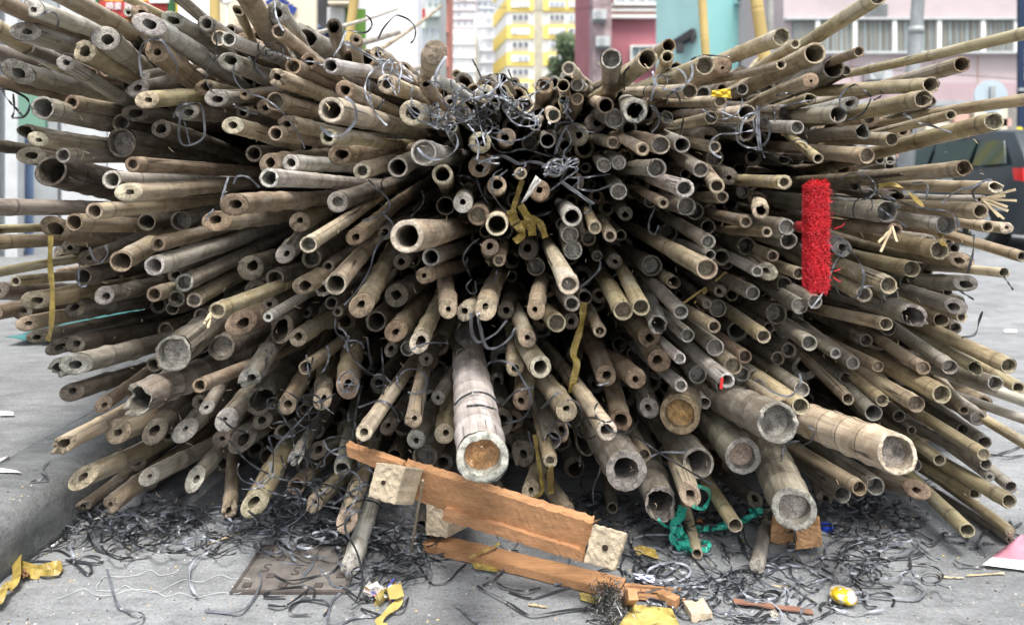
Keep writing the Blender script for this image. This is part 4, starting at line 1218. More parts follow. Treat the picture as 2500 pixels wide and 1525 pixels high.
        A_f.grid(list(rr_), list(bb_), [z0] * len(rr_), bore, 1, close_end=(kind != 'p'), flip=True)
        if kind == 'p':
            dz = dep + max(0, mx); dl = [(rh * .96, dz - .001, 0, ecc), (rh * .8, dz + .0015, 0, ecc), (rh * .55, dz + rh * .12, 0, ecc), (rh * .3, dz + rh * .1, 0, ecc), (rh * .08, dz + rh * .05, 0, ecc)]
            rr_, bb_ = zip(*[fr(*q) for q in dl])
            A_d.grid(list(rr_), list(bb_), [z0] * len(rr_), dia, 0, close_end=True, flip=True)
MATS_F = [M_FACE, M_BORE]
def geo_for(p, accs, rg, simple=False):
    global fl_
    fl_ = p['fl']; d = p['d']
    E_ = P(p['x'], p['y'], d); a = Vector(((p['q'][0] - CX) / F, 1, -(p['q'][1] - HY) / F)).normalized()
    R = p['r'] * d / F
    out = Vector((-p['dx'], 0, p['dy']))
    k = p['kind']; slant = rg.uniform(-.04, .12); jag = 0
    if k == 'c': slant = rg.uniform(.6, 1.25)
    if k == 't' : slant = rg.uniform(.05, .3)
    if k == 'b': jag = rg.uniform(.5, 1.1); slant = rg.uniform(.1, .5)
    if k == 's' and 'G' in p['fl']: slant = .3
    if 'K' in p['fl']: jag = .12
    elif k in 'hpt' and not jag and rg.random() < .45: jag = rg.uniform(.06, .28)
    if p['kind'] == 'p' and p['r'] > 34 and 'K' not in p['fl']: jag = .22
    tone = vary(TONE[p['tone']], rg); face = vary(FACE[p['tone']], rg, .1)
    dia = vary((0.34, 0.315, 0.28) if p['tone'] in 'wgpd' else (0.31, 0.26, 0.19), rg, .35)
    if p['tone'] == 'd': dia = tuple(c * .6 for c in dia)
    if 'O' in p['fl']: dia = (.5, .27, .12) if p['tone'] == 'w' else (.4, .3, .24)
    if 'K' in p['fl']: dia = (.36, .22, .09); face = (.25, .19, .12)
    kk = {'b': 'b', 't': 't', 'c': 'c'}.get(k, k)
    if p['r'] > 34: nodes = (rg.uniform(.06, .1), (.05, .09), .05)
    elif k in 'tcbs': nodes = (rg.uniform(.06, .16), (.08, .16), .12)
    elif k == 'p': nodes = (R * rg.uniform(.9, 1.8) + .008, (.2, .34), .0)
    else: nodes = (rg.uniform(.02, .09), (.18, .3), .0)
    ln = 1.35 if 'G' in p['fl'] and p['y'] > 1330 else 4.0
    if 'G' in p['fl'] and p['x'] < 900: ln = .42
    if 'G' in p['fl'] and 1690 < p['x'] < 1720: ln = .35
    seg = 32 if p['r'] > 34 else (24 if p['r'] > 17 else 20)
    pole_geo(E_, a, R, out, kk, p['hole'], tone, face, rg, ln, seg if not simple else 14, nodes, slant, jag, dia, accs, simple)
    return E_
# ---- labels that single each thing out: what it looks like and which one it is from a thing easy to find
MARKS = [(2000, 575, 'the red brush'), (1178, 1117, 'the orange-cored giant pole'), (1000, 577, 'the wide-mouthed pale pole'), (1661, 1010, 'the crumbly brown pole end'),
         (1940, 1243, 'the lowest giant pole'), (2196, 1107, 'the giant peeling pole'), (330, 975, 'the torn grey giant mouth'), (423, 864, 'the plugged grey giant pole'),
         (125, 417, 'the big dark hollow pole'), (810, 268, 'the big oval-mouthed pole'), (1062, 128, 'the raised brown butt end'), (1765, 232, 'the yellow wrapper roll'),
         (1375, 420, 'the grey strap knot'), (1266, 560, 'the yellow tape bow'), (1726, 657, 'the long pale slanting pole'), (2348, 157, 'the highest right split pole'),
         (2428, 297, 'the rightmost upper pole end'), (1532, 1148, 'the rust-bored giant pole'), (950, 1180, 'the left timber block'), (1478, 1330, 'the right timber block'),
         (857, 1378, 'the pale stub on concrete'), (205, 125, 'the yellow-faced upper pole'), (753, 597, 'the long thin pale pole'), (820, 694, 'the steep hollow pale pole'),
         (889, 1055, 'the clean-cut tilted pole'), (1990, 130, 'the dark-mouthed upper pole'), (375, 649, 'the white dark-mouthed pole'), (205, 1164, 'the pole over the kerb'),
         (2299, 962, 'the thick olive right pole'), (1776, 934, 'the red-daubed grey pole'), (1388, 694, 'the pale pole below centre'), (2464, 1223, 'the lowest long right pole'), (860, 1055, None)]
MARKS = [m for m in MARKS if m[2]]
DIRS = ['to its right', 'to its upper right', 'above it', 'to its upper left', 'to its left', 'to its lower left', 'below it', 'to its lower right']
ORD = ['', 'second', 'third', 'fourth', 'fifth', 'sixth', 'seventh', 'eighth', 'ninth', 'tenth', 'eleventh', 'twelfth'] + ['farther'] * 60
def place_labels(items, looks):
    """items: (x, y); looks: short noun phrase each -> unique label each"""
    out = [None] * len(items); groups = {}
    for i, (x, y) in enumerate(items):
        best = min((m for m in MARKS if math.hypot(m[0] - x, m[1] - y) > 16), key=lambda m: math.hypot(m[0] - x, m[1] - y))
        an = math.atan2(best[1] - y, x - best[0]); k = int(round(an / (math.pi / 4))) % 8
        groups.setdefault((best[2], k, looks[i]), []).append((math.hypot(best[0] - x, best[1] - y), i))
    for (nm, k, lk), L_ in groups.items():
        L_.sort()
        for j, (_, i) in enumerate(L_):
            out[i] = '%s%s nearest %s, %s' % ((ORD[j] + ' ') if j else '', lk, nm, DIRS[k]) if j else '%s nearest %s, %s' % (lk, nm, DIRS[k])
    return out
SELF = {}
for i, p in enumerate(poles):
    for m in MARKS:
        if 'pole' in m[2] or 'mouth' in m[2] or 'butt' in m[2] or 'stub' in m[2]:
            if math.hypot(m[0] - p['x'], m[1] - p['y']) < 12 and m[2] not in SELF.values(): SELF[i] = m[2]
TN = {'w': 'whitish', 'p': 'pale', 't': 'tan', 'y': 'yellowish', 'g': 'grey', 'b': 'brown', 'd': 'dark'}
KN = {'h': 'hollow', 'p': 'plugged', 't': 'thick-walled', 's': 'solid', 'c': 'slant-cut', 'b': 'broken'}
def look(p):
    sz = 'giant ' if p['r'] > 34 else ('thin ' if p['r'] < 14.5 else '')
    return '%s%s %s bamboo pole' % (sz, TN[p['tone']], KN[p['kind']])
# visible area rough order: the 300 that show largest are things, the rest one mass
score = np.array([p['r'] * (p['r'] * 1.6 + min(p['L'], 200) * 1.1) * (0.55 if p['tone'] == 'd' else 1) + (9999 if i in SELF else 0) for i, p in enumerate(poles)])
order = np.argsort(-score); main = set(int(i) for i in order[:300])
labs = place_labels([(p['x'], p['y']) for p in poles], [look(p) for p in poles])
mass = Acc()
for i, p in enumerate(poles):
    rg = random.Random(1000 + i)
    if i in main:
        accs = (Acc(), Acc(), Acc()); E_ = geo_for(p, accs, rg)
        lb = labs[i]
        if i in SELF:
            lb = SELF[i].replace('the ', '', 1) + ' in the bamboo pile, its end ' + {'h': 'hollow', 'p': 'plugged', 't': 'thick-walled', 's': 'solid', 'c': 'cut slanting', 'b': 'broken'}[p['kind']]
        if p['off']: lb = '%s bamboo pole running out of frame %s, near %s' % (TN[p['tone']], 'left' if p['x'] < 0 else ('right' if p['x'] > 2500 else 'at the top'), labs[i].split('nearest ')[1].split(',')[0])
        if p['off']:
            same = sorted(q['y'] + q['x'] * .01 for q in poles if q['off'] and q['tone'] == p['tone'] and (q['x'] < 0) == (p['x'] < 0) and (q['x'] > 2500) == (p['x'] > 2500) and (q['ey_'] if 'ey_' in q else 0) == 0)
            k_ = same.index(p['y'] + p['x'] * .01); lb = ('topmost ' if k_ == 0 else ORD[k_] + ' highest ') + lb.replace(' bamboo pole running', ' pole running') if len(same) > 1 else lb
        root = empty('bamboo_pole', E_, lb, 'bamboo pole', 'bamboo poles stacked in the pile')
        accs[0].obj('culm', [M_CULM], root, E_); accs[1].obj('cut_end', MATS_F, root, E_); accs[2].obj('node_membrane', [M_DIA], root, E_)
        if 'R' in p['fl']:
            m = MB(); c = E_ + Vector((-p['r'] * .9 * p['d'] / F, -.001, -.004)); m.beam(c + Vector((-.0, -.004, -.012)), c + Vector((.003, -.004, .012)), (1, 0, 0), .003, .006); o = m.build('red_paint_daub', flat('red_daub', (.6, .03, .03)), root)
    else:
        n0 = (len(mass.f)); accs = (mass, Acc(), Acc()); geo_for(p, accs, rg)
        for A_, off_ in ((accs[1], 1), (accs[2], 3)):
            b = len(mass.v); mass.v += A_.v; mass.bco += A_.bco; mass.nd += A_.nd; mass.tone += A_.tone
            mass.f += [tuple(q + b for q in f) for f in A_.f]; mass.mi += [m_ + off_ for m_ in A_.mi]
# recessed poles filling the heart of the pile
rg = random.Random(99); cnt = 0
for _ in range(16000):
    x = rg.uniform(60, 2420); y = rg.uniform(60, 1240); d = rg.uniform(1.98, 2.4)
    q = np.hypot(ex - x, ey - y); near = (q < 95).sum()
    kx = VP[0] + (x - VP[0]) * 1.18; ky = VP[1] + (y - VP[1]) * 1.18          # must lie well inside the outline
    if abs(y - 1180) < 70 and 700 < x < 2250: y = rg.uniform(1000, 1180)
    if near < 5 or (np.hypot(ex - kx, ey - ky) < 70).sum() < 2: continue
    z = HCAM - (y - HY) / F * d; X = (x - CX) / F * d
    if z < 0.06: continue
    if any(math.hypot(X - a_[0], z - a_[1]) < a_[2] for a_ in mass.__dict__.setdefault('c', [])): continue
    r = rg.uniform(.017, .034); mass.c.append((X, z, r * 1.5))
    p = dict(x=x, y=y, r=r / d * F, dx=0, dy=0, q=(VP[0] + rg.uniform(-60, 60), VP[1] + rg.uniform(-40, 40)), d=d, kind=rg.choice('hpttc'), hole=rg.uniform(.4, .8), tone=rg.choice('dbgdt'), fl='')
    dl = math.hypot(VP[0] - x, VP[1] - y) + 1; p['dx'] = (VP[0] - x) / dl; p['dy'] = (VP[1] - y) / dl
    accs = (mass, Acc(), Acc()); geo_for(p, accs, rg, True); cnt += 1
    for A_, off_ in ((accs[1], 1), (accs[2], 3)):
        b = len(mass.v); mass.v += A_.v; mass.bco += A_.bco; mass.nd += A_.nd; mass.tone += A_.tone
        mass.f += [tuple(k + b for k in f) for f in A_.f]; mass.mi += [m_ + off_ for m_ in A_.mi]
    if cnt > 760: break
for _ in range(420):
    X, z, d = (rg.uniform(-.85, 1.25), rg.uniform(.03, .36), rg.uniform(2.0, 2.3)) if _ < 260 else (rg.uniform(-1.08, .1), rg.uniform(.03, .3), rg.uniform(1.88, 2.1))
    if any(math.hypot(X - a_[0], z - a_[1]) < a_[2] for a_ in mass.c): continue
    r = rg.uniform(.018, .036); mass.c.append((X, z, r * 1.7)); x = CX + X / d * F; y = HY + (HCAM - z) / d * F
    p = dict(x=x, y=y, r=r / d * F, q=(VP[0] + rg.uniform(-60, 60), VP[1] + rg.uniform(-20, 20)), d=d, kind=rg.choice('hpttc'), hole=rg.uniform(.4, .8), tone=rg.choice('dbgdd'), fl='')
    dl = math.hypot(VP[0] - x, VP[1] - y) + 1; p['dx'] = (VP[0] - x) / dl; p['dy'] = (VP[1] - y) / dl
    accs = (mass, Acc(), Acc()); geo_for(p, accs, rg, True); cnt += 1
    for A_, off_ in ((accs[1], 1), (accs[2], 3)):
        b = len(mass.v); mass.v += A_.v; mass.bco += A_.bco; mass.nd += A_.nd; mass.tone += A_.tone
        mass.f += [tuple(k + b for k in f) for f in A_.f]; mass.mi += [m_ + off_ for m_ in A_.mi]
print('fill', cnt)
o = mass.obj('bamboo_pole_mass', [M_CULM, M_FACE, M_BORE, M_DIA])
tag(o, 'remaining bamboo poles crowded deep between the larger pole ends', 'bamboo poles', kind='stuff')
BVH = BVHTree.FromPolygons(bv, bf)
STRAPS_G = '''
A4
k 270,190 430,150 380,80 445,0
k 600,800 700,790 790,720 810,660
k 810,680 870,790 1000,850 1150,885 1350,880
k 880,790 960,700 1040,685
k 930,660 930,770 980,830 1070,795
k 560,1050 400,1065 290,1030 260,950 290,890 400,830 540,820 640,870
k 250,920 400,915 590,925 780,870 900,880 940,920 880,935 640,920
k 600,900 700,950 800,1035 840,1000 800,930 640,900
g 980,990 1010,1100 1045,1230 1090,1330 1180,1375 1280,1385 1320,1430 1260,1480 1170,1500
k 420,470 405,550 420,700 470,790 560,780 660,735
k 880,620 890,530 960,480 1060,460 1120,520
k 1110,560 1110,720 1160,760 1240,710 1280,620 1240,500
k 790,520 860,570 920,610
g 1280,430 1300,320 1370,250 1460,240 1540,280 1660,310 1720,400
g 1330,280 1400,340 1480,440 1590,500
k 550,640 570,690 640,730
k 1500,740 1620,670 1879,560
B4
g 0,1370 180,1385 330,1370 430,1290 500,1150 515,1080 490,1010
k 900,1255 990,1250 1000,1180 900,1150 750,1160 600,1195 550,1240 740,1245
k 580,1320 720,1330 800,1290 960,1175
k 970,1410 800,1410 790,1330 900,1280 1080,1280 1140,1340 1090,1420
g 1250,1200 1160,1300 1130,1490 1240,1490 1400,1430 1600,1420
k 1430,1350 1540,1390 1640,1420
k 1870,1240 1820,1340 1700,1400
k 620,1040 740,1090 900,1080 1150,1020 1230,960
g 480,1020 700,940 900,950 1030,970 1120,1060 1200,1170 1250,1180
g 860,770 960,880 990,950 900,1060 890,1130
k 1240,1140 1400,1250 1500,1290
k 1300,1150 1500,1080 1650,1000 1879,1050
k 0,830 100,860 230,800 340,760
k 10,660 100,650 200,700
k 50,740 300,650 500,650
k 150,730 500,710 700,700
k 640,640 690,740 780,800 950,790 1080,740
k 780,600 790,690 900,710 1020,760
g 330,480 350,580 450,600 560,600
g 1140,720 1160,650 1260,570
k 1680,830 1700,900 1830,950 1900,940
g 1500,1280 1620,1050 1700,950 1800,900 1900,890
k 1660,730 1740,830 1860,880
C4
k 0,900 80,950 150,1060 220,1130 350,1100 450,1000 520,940
k 0,1070 130,1040
k 670,1140 790,1070 880,980 940,880 900,830 1000,815
k 800,1110 880,1160 1050,1190 1200,1160
k 620,1140 700,1190 900,1290 1050,1390 1150,1410 1500,1360 1879,1340
k 910,1200 1050,1245 1180,1250 1400,1180 1570,1130
g 430,1320 520,1400 650,1500
g 1470,890 1440,1040 1400,1110 1330,1130
g 130,510 230,570 300,680 370,790
k 1879,980 1750,1000 1700,1080 1720,1180 1800,1270
k 1620,1460 1750,1460 1879,1490
g 20,770 320,780
k 20,830 180,860 320,870
k 830,870 950,880 1100,920 1190,950
D4
k 10,880 60,850 160,890 250,960 340,1040
k 10,900 40,980 150,1060
g 160,800 400,800 560,880 600,930
k 600,800 750,920 900,1080 1000,1130 1250,1210 1480,1260
g 820,960 1000,1020 1120,1080 1170,1170
k 450,1100 500,1200 650,1260 850,1280 950,1180 940,1080
k 520,1090 600,1230 660,1310
k 960,1080 1100,1010 1300,1010 1500,1080 1650,1160 1860,1310
g 1180,1050 1250,1120 1400,1180 1490,1190
g 840,1290 940,1380 1190,1390
k 1050,1400 1200,1450 1330,1390 1390,1310
k 1100,1460 1300,1480 1430,1410 1530,1340
g 1340,880 1450,870 1560,820 1610,710
k 1380,910 1520,940 1640,900
k 980,740 1030,860 1060,900
k 790,840 880,900 940,970
k 1180,620 1210,740 1260,800
k 1000,690 1030,640 1100,640 1170,740 1210,850
k 1610,950 1640,1060 1760,1150 1879,1180
k 1660,910 1800,970 1879,970
g 290,1120 330,1250 345,1430
k 380,1210 480,1330 600,1400 700,1420
g 1270,1010 1400,1130 1600,1170 1720,1060
k 440,790 550,700
k 720,640 640,720 500,860
g 350,1040 480,1030 600,950 610,870
g 110,590 130,700 190,900 210,1090 280,1240
E4
k 200,560 300,520 500,550 560,620 440,680
k 200,590 350,630 480,640 550,740 550,860 530,950
k 530,650 700,640 870,640 1040,730
g 800,640 900,590 1010,510
k 710,650 850,680 960,750 1050,755 1140,690
k 1140,690 1140,660 1250,670 1350,700 1340,750 1230,740 1140,690
k 560,690 700,780 800,800
k 150,870 300,770 420,680
k 50,880 250,910 550,905 820,880 970,850
k 280,960 400,1000 500,980
k 480,930 560,1000 750,1010 840,980 840,850 970,845
k 280,990 320,1080 430,1140 660,1155
k 220,1130 320,1120 390,1190 410,1280 450,1330 530,1335
g 470,1240 700,1255 880,1270 960,1220 960,1180 880,1120 780,1110
k 420,1230 560,1200 650,1220 690,1280 670,1330
k 0,880 50,950 90,960
k 0,1040 90,1080 170,1130 150,1060 20,980
k 1530,870 1460,780 1480,700 1540,640 1720,640 1850,690
k 1240,910 1330,950 1500,975
k 1380,800 1470,790 1520,750 1610,760
k 1750,540 1790,600 1860,560
g 60,890 80,760 300,650
k 1570,-65 1640,-65 1750,-100 1860,-140
k 1570,-60 1750,-40 1879,-55
'''
STRAPS_P = '''
A1
g 490,290 535,210 510,130 430,110 360,150
g 1300,700 1280,560 1300,420 1380,360 1480,370 1560,480 1620,600 1600,730 1520,800
g 1590,1080 1640,980 1730,950 1840,960 1870,1100 1870,1250 1780,1320 1680,1330 1640,1240 1650,1100 1680,1000
g 1690,1110 1720,1230 1740,1320
k 10,790 60,900 150,1000 220,1080
k 0,820 100,830 240,900 270,980 220,1070 110,1085
k 120,860 130,1000 110,1080
B1
w 1180,520 1240,420 1290,290
w 1280,390 1450,490 1700,640 1900,760
k 1320,280 1470,300 1530,240 1520,180 1480,140
k 1590,360 1640,260 1740,150 1800,150 1879,190 1930,260 1925,350 1890,400
g 1290,890 1370,960 1390,1080 1330,1180 1250,1240 1150,1240 1060,1170
g 400,520 480,620 560,720
g 250,950 350,1010 480,1050
k 1500,720 1510,850 1530,980
k 1640,900 1620,960 1590,1000
g 900,560 1000,570 1080,600
C1
k 575,545 625,640 680,770
k 700,760 720,700 800,680 830,740
k 905,640 940,730
k 880,700 960,760 1060,820 1110,900
g 1100,880 1200,820 1330,710
k 1170,790 1190,740 1250,745 1270,780
w 1330,1420 1360,1320 1400,1220 1440,1160
g 1330,1200 1350,1140 1440,1120 1500,1130
g 1190,1200 1180,1080 1230,1000
g 510,1180 650,1120 750,1040 800,980
w 240,940 260,1060 230,1160
w 430,870 380,980 300,1080 220,1170
g 670,1170 760,1260 950,1320
g 750,1310 800,1380 900,1400 1050,1370 1300,1440
k 1240,1370 1300,1430 1420,1420 1480,1300
g 950,1290 1050,1270 1150,1200
D1
k 90,830 90,680 140,610
g 350,650 365,800 330,930
k 490,960 490,880 560,850 610,950 630,1100 600,1240
g 300,950 370,1000 410,1080 400,1150 340,1220
k 340,1000 480,1080 600,1180
w 1310,970 1310,1180 1330,1390
g 1350,1060 1420,1120 1420,1240 1370,1340
g 1110,1160 1130,1290 1220,1350 1320,1350 1400,1290 1430,1180 1390,1080
g 1270,1100 1300,1220 1340,1340 1380,1450
g 990,1060 1010,980 1060,940
g 990,1060 1050,1150 1110,1180
g 1620,1380 1620,1320 1680,1280 1750,1300 1780,1340
k 700,550 780,515 870,510 1060,520
E1
k 260,1050 190,960 210,860 320,780 400,820 480,890
k 480,900 400,1040 250,1110
k 560,830 570,880 500,920
g 770,1040 900,1120 1050,1160 1220,1220
A2
g 820,840 850,930 900,980 940,970 990,890 960,820
g 730,1000 720,1130 740,1200 800,1190
B2
g 1500,220 1580,300 1680,400 1690,480 1640,530 1720,620 1700,700 1600,800 1550,900 1510,1050 1400,1230 1280,1370
g 1440,600 1560,570 1660,510
k 1640,350 1620,250 1660,190
g 260,260 300,190 400,200 500,290
w 210,200 150,400
g 0,590 80,490
C2
k 0,570 90,480 130,400 110,320
g 620,210 650,320 720,440
g 850,120 770,180 760,330 820,440 900,520
k 1060,460 1100,540 1200,550 1310,510
k 440,180 550,200 650,280
g 520,1020 490,930 560,820 640,760
k 560,1110 520,1020 530,930
g 570,1130 520,1200 560,1260 610,1250 600,1150
g 800,1050 790,1120 740,1170 690,1175
g 1560,1210 1660,1130 1740,1040 1750,970
w 1290,320 1420,220 1520,150 1520,110
w 1380,240 1520,340 1680,450
g 1450,200 1600,200 1840,170
g 1570,310 1700,320 1879,260
g 1430,0 1440,120 1380,230
w 720,70 740,20 850,10 1000,80 1110,60 1230,100 1240,200
g 900,130 820,190
g 1600,530 1660,500 1650,440
D2
g 370,480 320,600 320,690 370,720 410,640
C3
w 560,10 555,150 590,260 650,280 800,190 880,90
w 620,20 640,150 690,320 780,340 900,260 970,150
g 700,500 760,460 860,455 960,500 1030,610 1100,740 1110,850 1060,960 960,1010 880,1020
k 410,860 480,790 600,740 720,760 820,840
k 520,870 650,860 800,900
g 1140,690 970,740 850,860
g 1210,890 1280,820 1360,740
g 1090,1100 1120,1220 1180,1300
B3
k 1200,60 1200,180 1280,260 1350,400 1450,520 1600,610 1690,650
k 620,1480 630,1300 590,1160 620,1140 750,1150 900,1080 960,1040
g 990,870 850,1030 740,1140 640,1280
k 1490,240 1510,400 1530,540
k 1620,330 1640,600 1640,760
k 1350,1180 1390,900 1440,680
g 1410,880 1600,820 1700,860 1760,940 1780,1010
k 220,1180 400,1380 600,1500
k 920,1120 930,1280 1010,1480
D3
k 30,1080 200,1150 450,1320 700,1470 900,1590
g 330,1330 450,1290 640,1290 660,1230
g 1540,1360 1550,1270 1600,1200 1700,1190
g 1700,1240 1800,1190 1830,1100 1780,1050
g 1290,620 1360,650 1420,720 1580,780 1660,740 1710,650 1700,570
E3
k 1310,240 1430,210 1470,80 1500,0
E2
k 1420,720 1410,900 1360,1080
k 1690,1100 1780,1230
k 1290,1240 1420,1320
g 850,250 990,260 980,420
w 1130,430 1250,330 1400,290 1500,240 1560,240
k 1430,400 1410,330 1480,260
'''
# ---------------------------------------------------------------- plastic strapping
M_ST = {'k': noisy('black_strap', (0.03, 0.033, 0.038), 0.35, 30, .5, spec=.6, dirt=.3), 'g': noisy('grey_strap', (0.12, 0.13, 0.15), 0.35, 30, .5, spec=.6), 'w': noisy('dusty_strap', (0.30, 0.32, 0.36), 0.4, 30, .3, spec=.5)}
def smooth(pts, n):
    """Catmull-Rom through points"""
    pts = [Vector(p) for p in pts]
    if len(pts) == 2: return [pts[0].lerp(pts[1], i / n) for i in range(n + 1)]
    ext = [pts[0] * 2 - pts[1]] + pts + [pts[-1] * 2 - pts[-2]]; out = []
    for i in range(1, len(ext) - 2):
        a, b, c, d = ext[i - 1:i + 3]
        for k in range(n):
            t = k / n; out.append(0.5 * ((2 * b) + (c - a) * t + (2 * a - 5 * b + 4 * c - d) * t * t + (3 * b - a - 3 * c + d) * t ** 3))
    out.append(ext[-2]); return out
def ribbon(m, pts, w, th, n0, twist=0.0, rg=rng, mi=0):
    """flat strip; n0 = normal at the start, twisting slowly"""
    vs_ = []; fs = []; N_ = len(pts); ph = rg.uniform(0, 6.28); fq = rg.uniform(2, 7)
    prevn = Vector(n0)
    for i, p in enumerate(pts):
        t = (pts[min(i + 1, N_ - 1)] - pts[max(i - 1, 0)])
        if t.length < 1e-7: t = Vector((1, 0, 0))
        t.normalize(); nn = Vector(n0); nn = nn - t * nn.dot(t)
        if nn.length < .1: nn = prevn - t * prevn.dot(t)
        nn.normalize(); prevn = nn; s_ = t.cross(nn)
        an = twist * math.sin(ph + fq * i / N_ * 3); s2 = s_ * math.cos(an) + nn * math.sin(an); n2 = t.cross(s2) * -1
        for q, e in ((-1, -1), (1, -1), (1, 1), (-1, 1)): vs_.append(p + s2 * q * w / 2 + n2 * e * th / 2)
    for i in range(N_ - 1):
        for k in range(4): fs.append((i * 4 + k, i * 4 + (k + 1) % 4, i * 4 + 4 + (k + 1) % 4, i * 4 + 4 + k))
    fs += [(3, 2, 1, 0), tuple((N_ - 1) * 4 + k for k in range(4))]
    m.add(vs_, fs, mi)
CAMP = Vector((0, 0, HCAM))
def hit(x, y, maxd=2.2):
    dr = Vector(((x - CX) / F, 1, -(y - HY) / F)); L_ = dr.length
    h = BVH.ray_cast(CAMP, dr / L_); d = h[3] / L_ if h[0] is not None else maxd
    if y > HY + 20: d = min(d, HCAM * F / (y - HY))
    return min(d, maxd)
def onpile(pts, lift=.012, rg=rng):
    ds = [hit(x, y, 1.75) for x, y in pts]; n = len(ds)
    ds2 = [min(ds[max(0, i - 5):i + 6]) for i in range(n)]
    for _ in range(8): ds2 = [sum(ds2[max(0, i - 2):i + 3]) / len(ds2[max(0, i - 2):i + 3]) for i in range(n)]
    return [P(x, y, min(d2, d1 + .01) - lift + .004 * math.sin(i * .25 + pts[0][0])) for i, ((x, y), d1, d2) in enumerate(zip(pts, ds, ds2))]
def parse(txt):
    out = []; tl = None
    for ln in txt.strip().split('\n'):
        w_ = ln.split()
        if len(w_) == 1: tl = w_[0]; continue
        out.append((w_[0], [tpx(tl, *map(float, q.split(','))) for q in w_[1:]]))
    return out
def kerbz(q):            # height of what lies under a ground-pixel
    g_ = G(q[0], q[1], KZ)
    return KZ if g_.x < KX else 0.0
strapsG, strapsP = parse(STRAPS_G), parse(STRAPS_P)
SN = {'k': 'black', 'g': 'grey', 'w': 'dusty pale'}
def cen(s): return (sum(q[0] for q in s[1]) / len(s[1]), sum(q[1] for q in s[1]) / len(s[1]))
lg = place_labels([cen(s) for s in strapsG], ['%s strap on the concrete' % SN[s[0]] for s in strapsG])
lp = place_labels([cen(s) for s in strapsP], ['%s plastic strap' % SN[s[0]] for s in strapsP])
for j, (c, pts) in enumerate(strapsG):
    rg = random.Random(300 + j); pl = smooth([(x, y, 0) for x, y in pts], 8); z0 = kerbz(pts[0]); wp = []
    ph = rg.uniform(0, 6); n = len(pl); amp = rg.uniform(.002, .012)
    for i, q in enumerate(pl):
        zz = max(z0, kerbz(q)) + .0035 + amp * (0.5 + .5 * math.sin(ph + i * .35)) * math.sin(math.pi * min(1, (i + 1) / n)) + .004 * (j % 5) / 5
        wp.append(G(q[0], max(q[1], 900), zz))
    m = MB(); nrm = (rg.uniform(-.5, .5), rg.uniform(-.9, .2), 1); ribbon(m, wp, rg.uniform(.0042, .0058), .0006, nrm, .5, rg)
    tag(m.build('plastic_strap', M_ST[c], smooth=False), lg[j], 'strap', 'strips of plastic strapping on the ground')
for j, (c, pts) in enumerate(strapsP):
    rg = random.Random(700 + j); pl = [(q.x, q.y) for q in smooth([(x, y, 0) for x, y in pts], 8)]
    m = MB(); ribbon(m, onpile(pl, .012 + .004 * (j % 3), rg), rg.uniform(.0042, .006), .0006, (0, -1, .2), .7, rg)
    if c == 'w': ribbon(m, [q + Vector((.004, -.003, .003)) for q in onpile(pl, .02, rg)], .005, .0006, (.2, -1, .2), .9, rg)
    tag(m.build('plastic_strap', M_ST[c], smooth=False), lp[j], 'strap', 'strips of plastic strapping on the pile')
# uncountable tangles
def tangle(name, label, regions, n, seed, mats, ground):
    rg = random.Random(seed); m = MB()
    for _ in range(n):
        x0, x1, y0, y1 = rg.choice(regions); x, y = rg.uniform(x0, x1), rg.uniform(y0, y1)
        an = rg.uniform(0, 6.28); cv = rg.gauss(0, .16 if ground else .13); pl = []; ln = rg.choice([5, 9, 14, 20, 26]); sx = 1.0; sy = .5 if ground else .9; cv2 = rg.gauss(0, .18 if ground else .16); sw = rg.randint(4, 30)
        for i in range(ln * 2):
            pl.append((x, y, 0)); x += math.cos(an) * 6 * sx; y += math.sin(an) * 6 * sy; an += cv; cv += rg.gauss(0, .012); cv = cv2 if i == sw else cv
        if not ground:
            k_ = next((i for i, q in enumerate(pl) if hit(q[0], q[1], 2.2) > 2.1), len(pl)); pl = pl[:k_]
            if len(pl) < 6: continue
        c = rg.choices([0, 1, 2], mats)[0]
        if ground:
            h = rg.uniform(0, .035 if y0 < 1330 else .012); wp = [G(a_, max(b_, 1150), .004 + h * (.4 + .6 * abs(math.sin(i * .3 + an)))) for i, (a_, b_, _) in enumerate(pl)]
            nr = (rg.uniform(-1, 1), rg.uniform(-1, .3), 1)
        else: wp = onpile([(a_, b_) for a_, b_, _ in pl], rg.uniform(.004, .03), rg); nr = (rg.uniform(-.6, .6), -1, rg.uniform(-.3, .8))
        ribbon(m, wp, rg.uniform(.0035, .0055), .0006, nr, 1.0, rg, c)
    tag(m.build(name, [M_ST['k'], M_ST['g'], M_ST['w']]), label, 'strap tangle', kind='stuff')
tangle('strap_tangle', 'dark mat of tangled strapping along the foot of the pile, left of the timber', [(150, 420, 1235, 1300), (330, 620, 1225, 1330), (600, 850, 1190, 1340), (640, 900, 1240, 1330), (860, 1040, 1270, 1400)], 230, 1, (5, 6, 1), True)
tangle('strap_tangle', 'dark straps in the gloom beneath the giant poles, right of the timber', [(1340, 1640, 1222, 1275), (1600, 1980, 1225, 1290), (1980, 2250, 1222, 1262)], 120, 12, (8, 3, 0), True)
tangle('strap_tangle', 'tangled strapping on the concrete right of the timber frame', [(1500, 1760, 1340, 1480), (1540, 2000, 1370, 1470), (1700, 2080, 1380, 1500), (2030, 2240, 1280, 1400)], 130, 2, (4, 7, 2), True)
tangle('strap_tangle', 'thick mat of grey strapping on top of the pile at centre', [(1110, 1420, 225, 290), (1180, 1400, 235, 280), (1060, 1200, 260, 330), (950, 1010, 130, 160)], 210, 3, (1, 6, 5), False)
tangle('strap_tangle', 'bright knot of grey strapping hanging in the middle of the pile', [(1190, 1330, 375, 415), (1350, 1430, 400, 470), (1260, 1400, 380, 430)], 150, 4, (1, 5, 7), False)
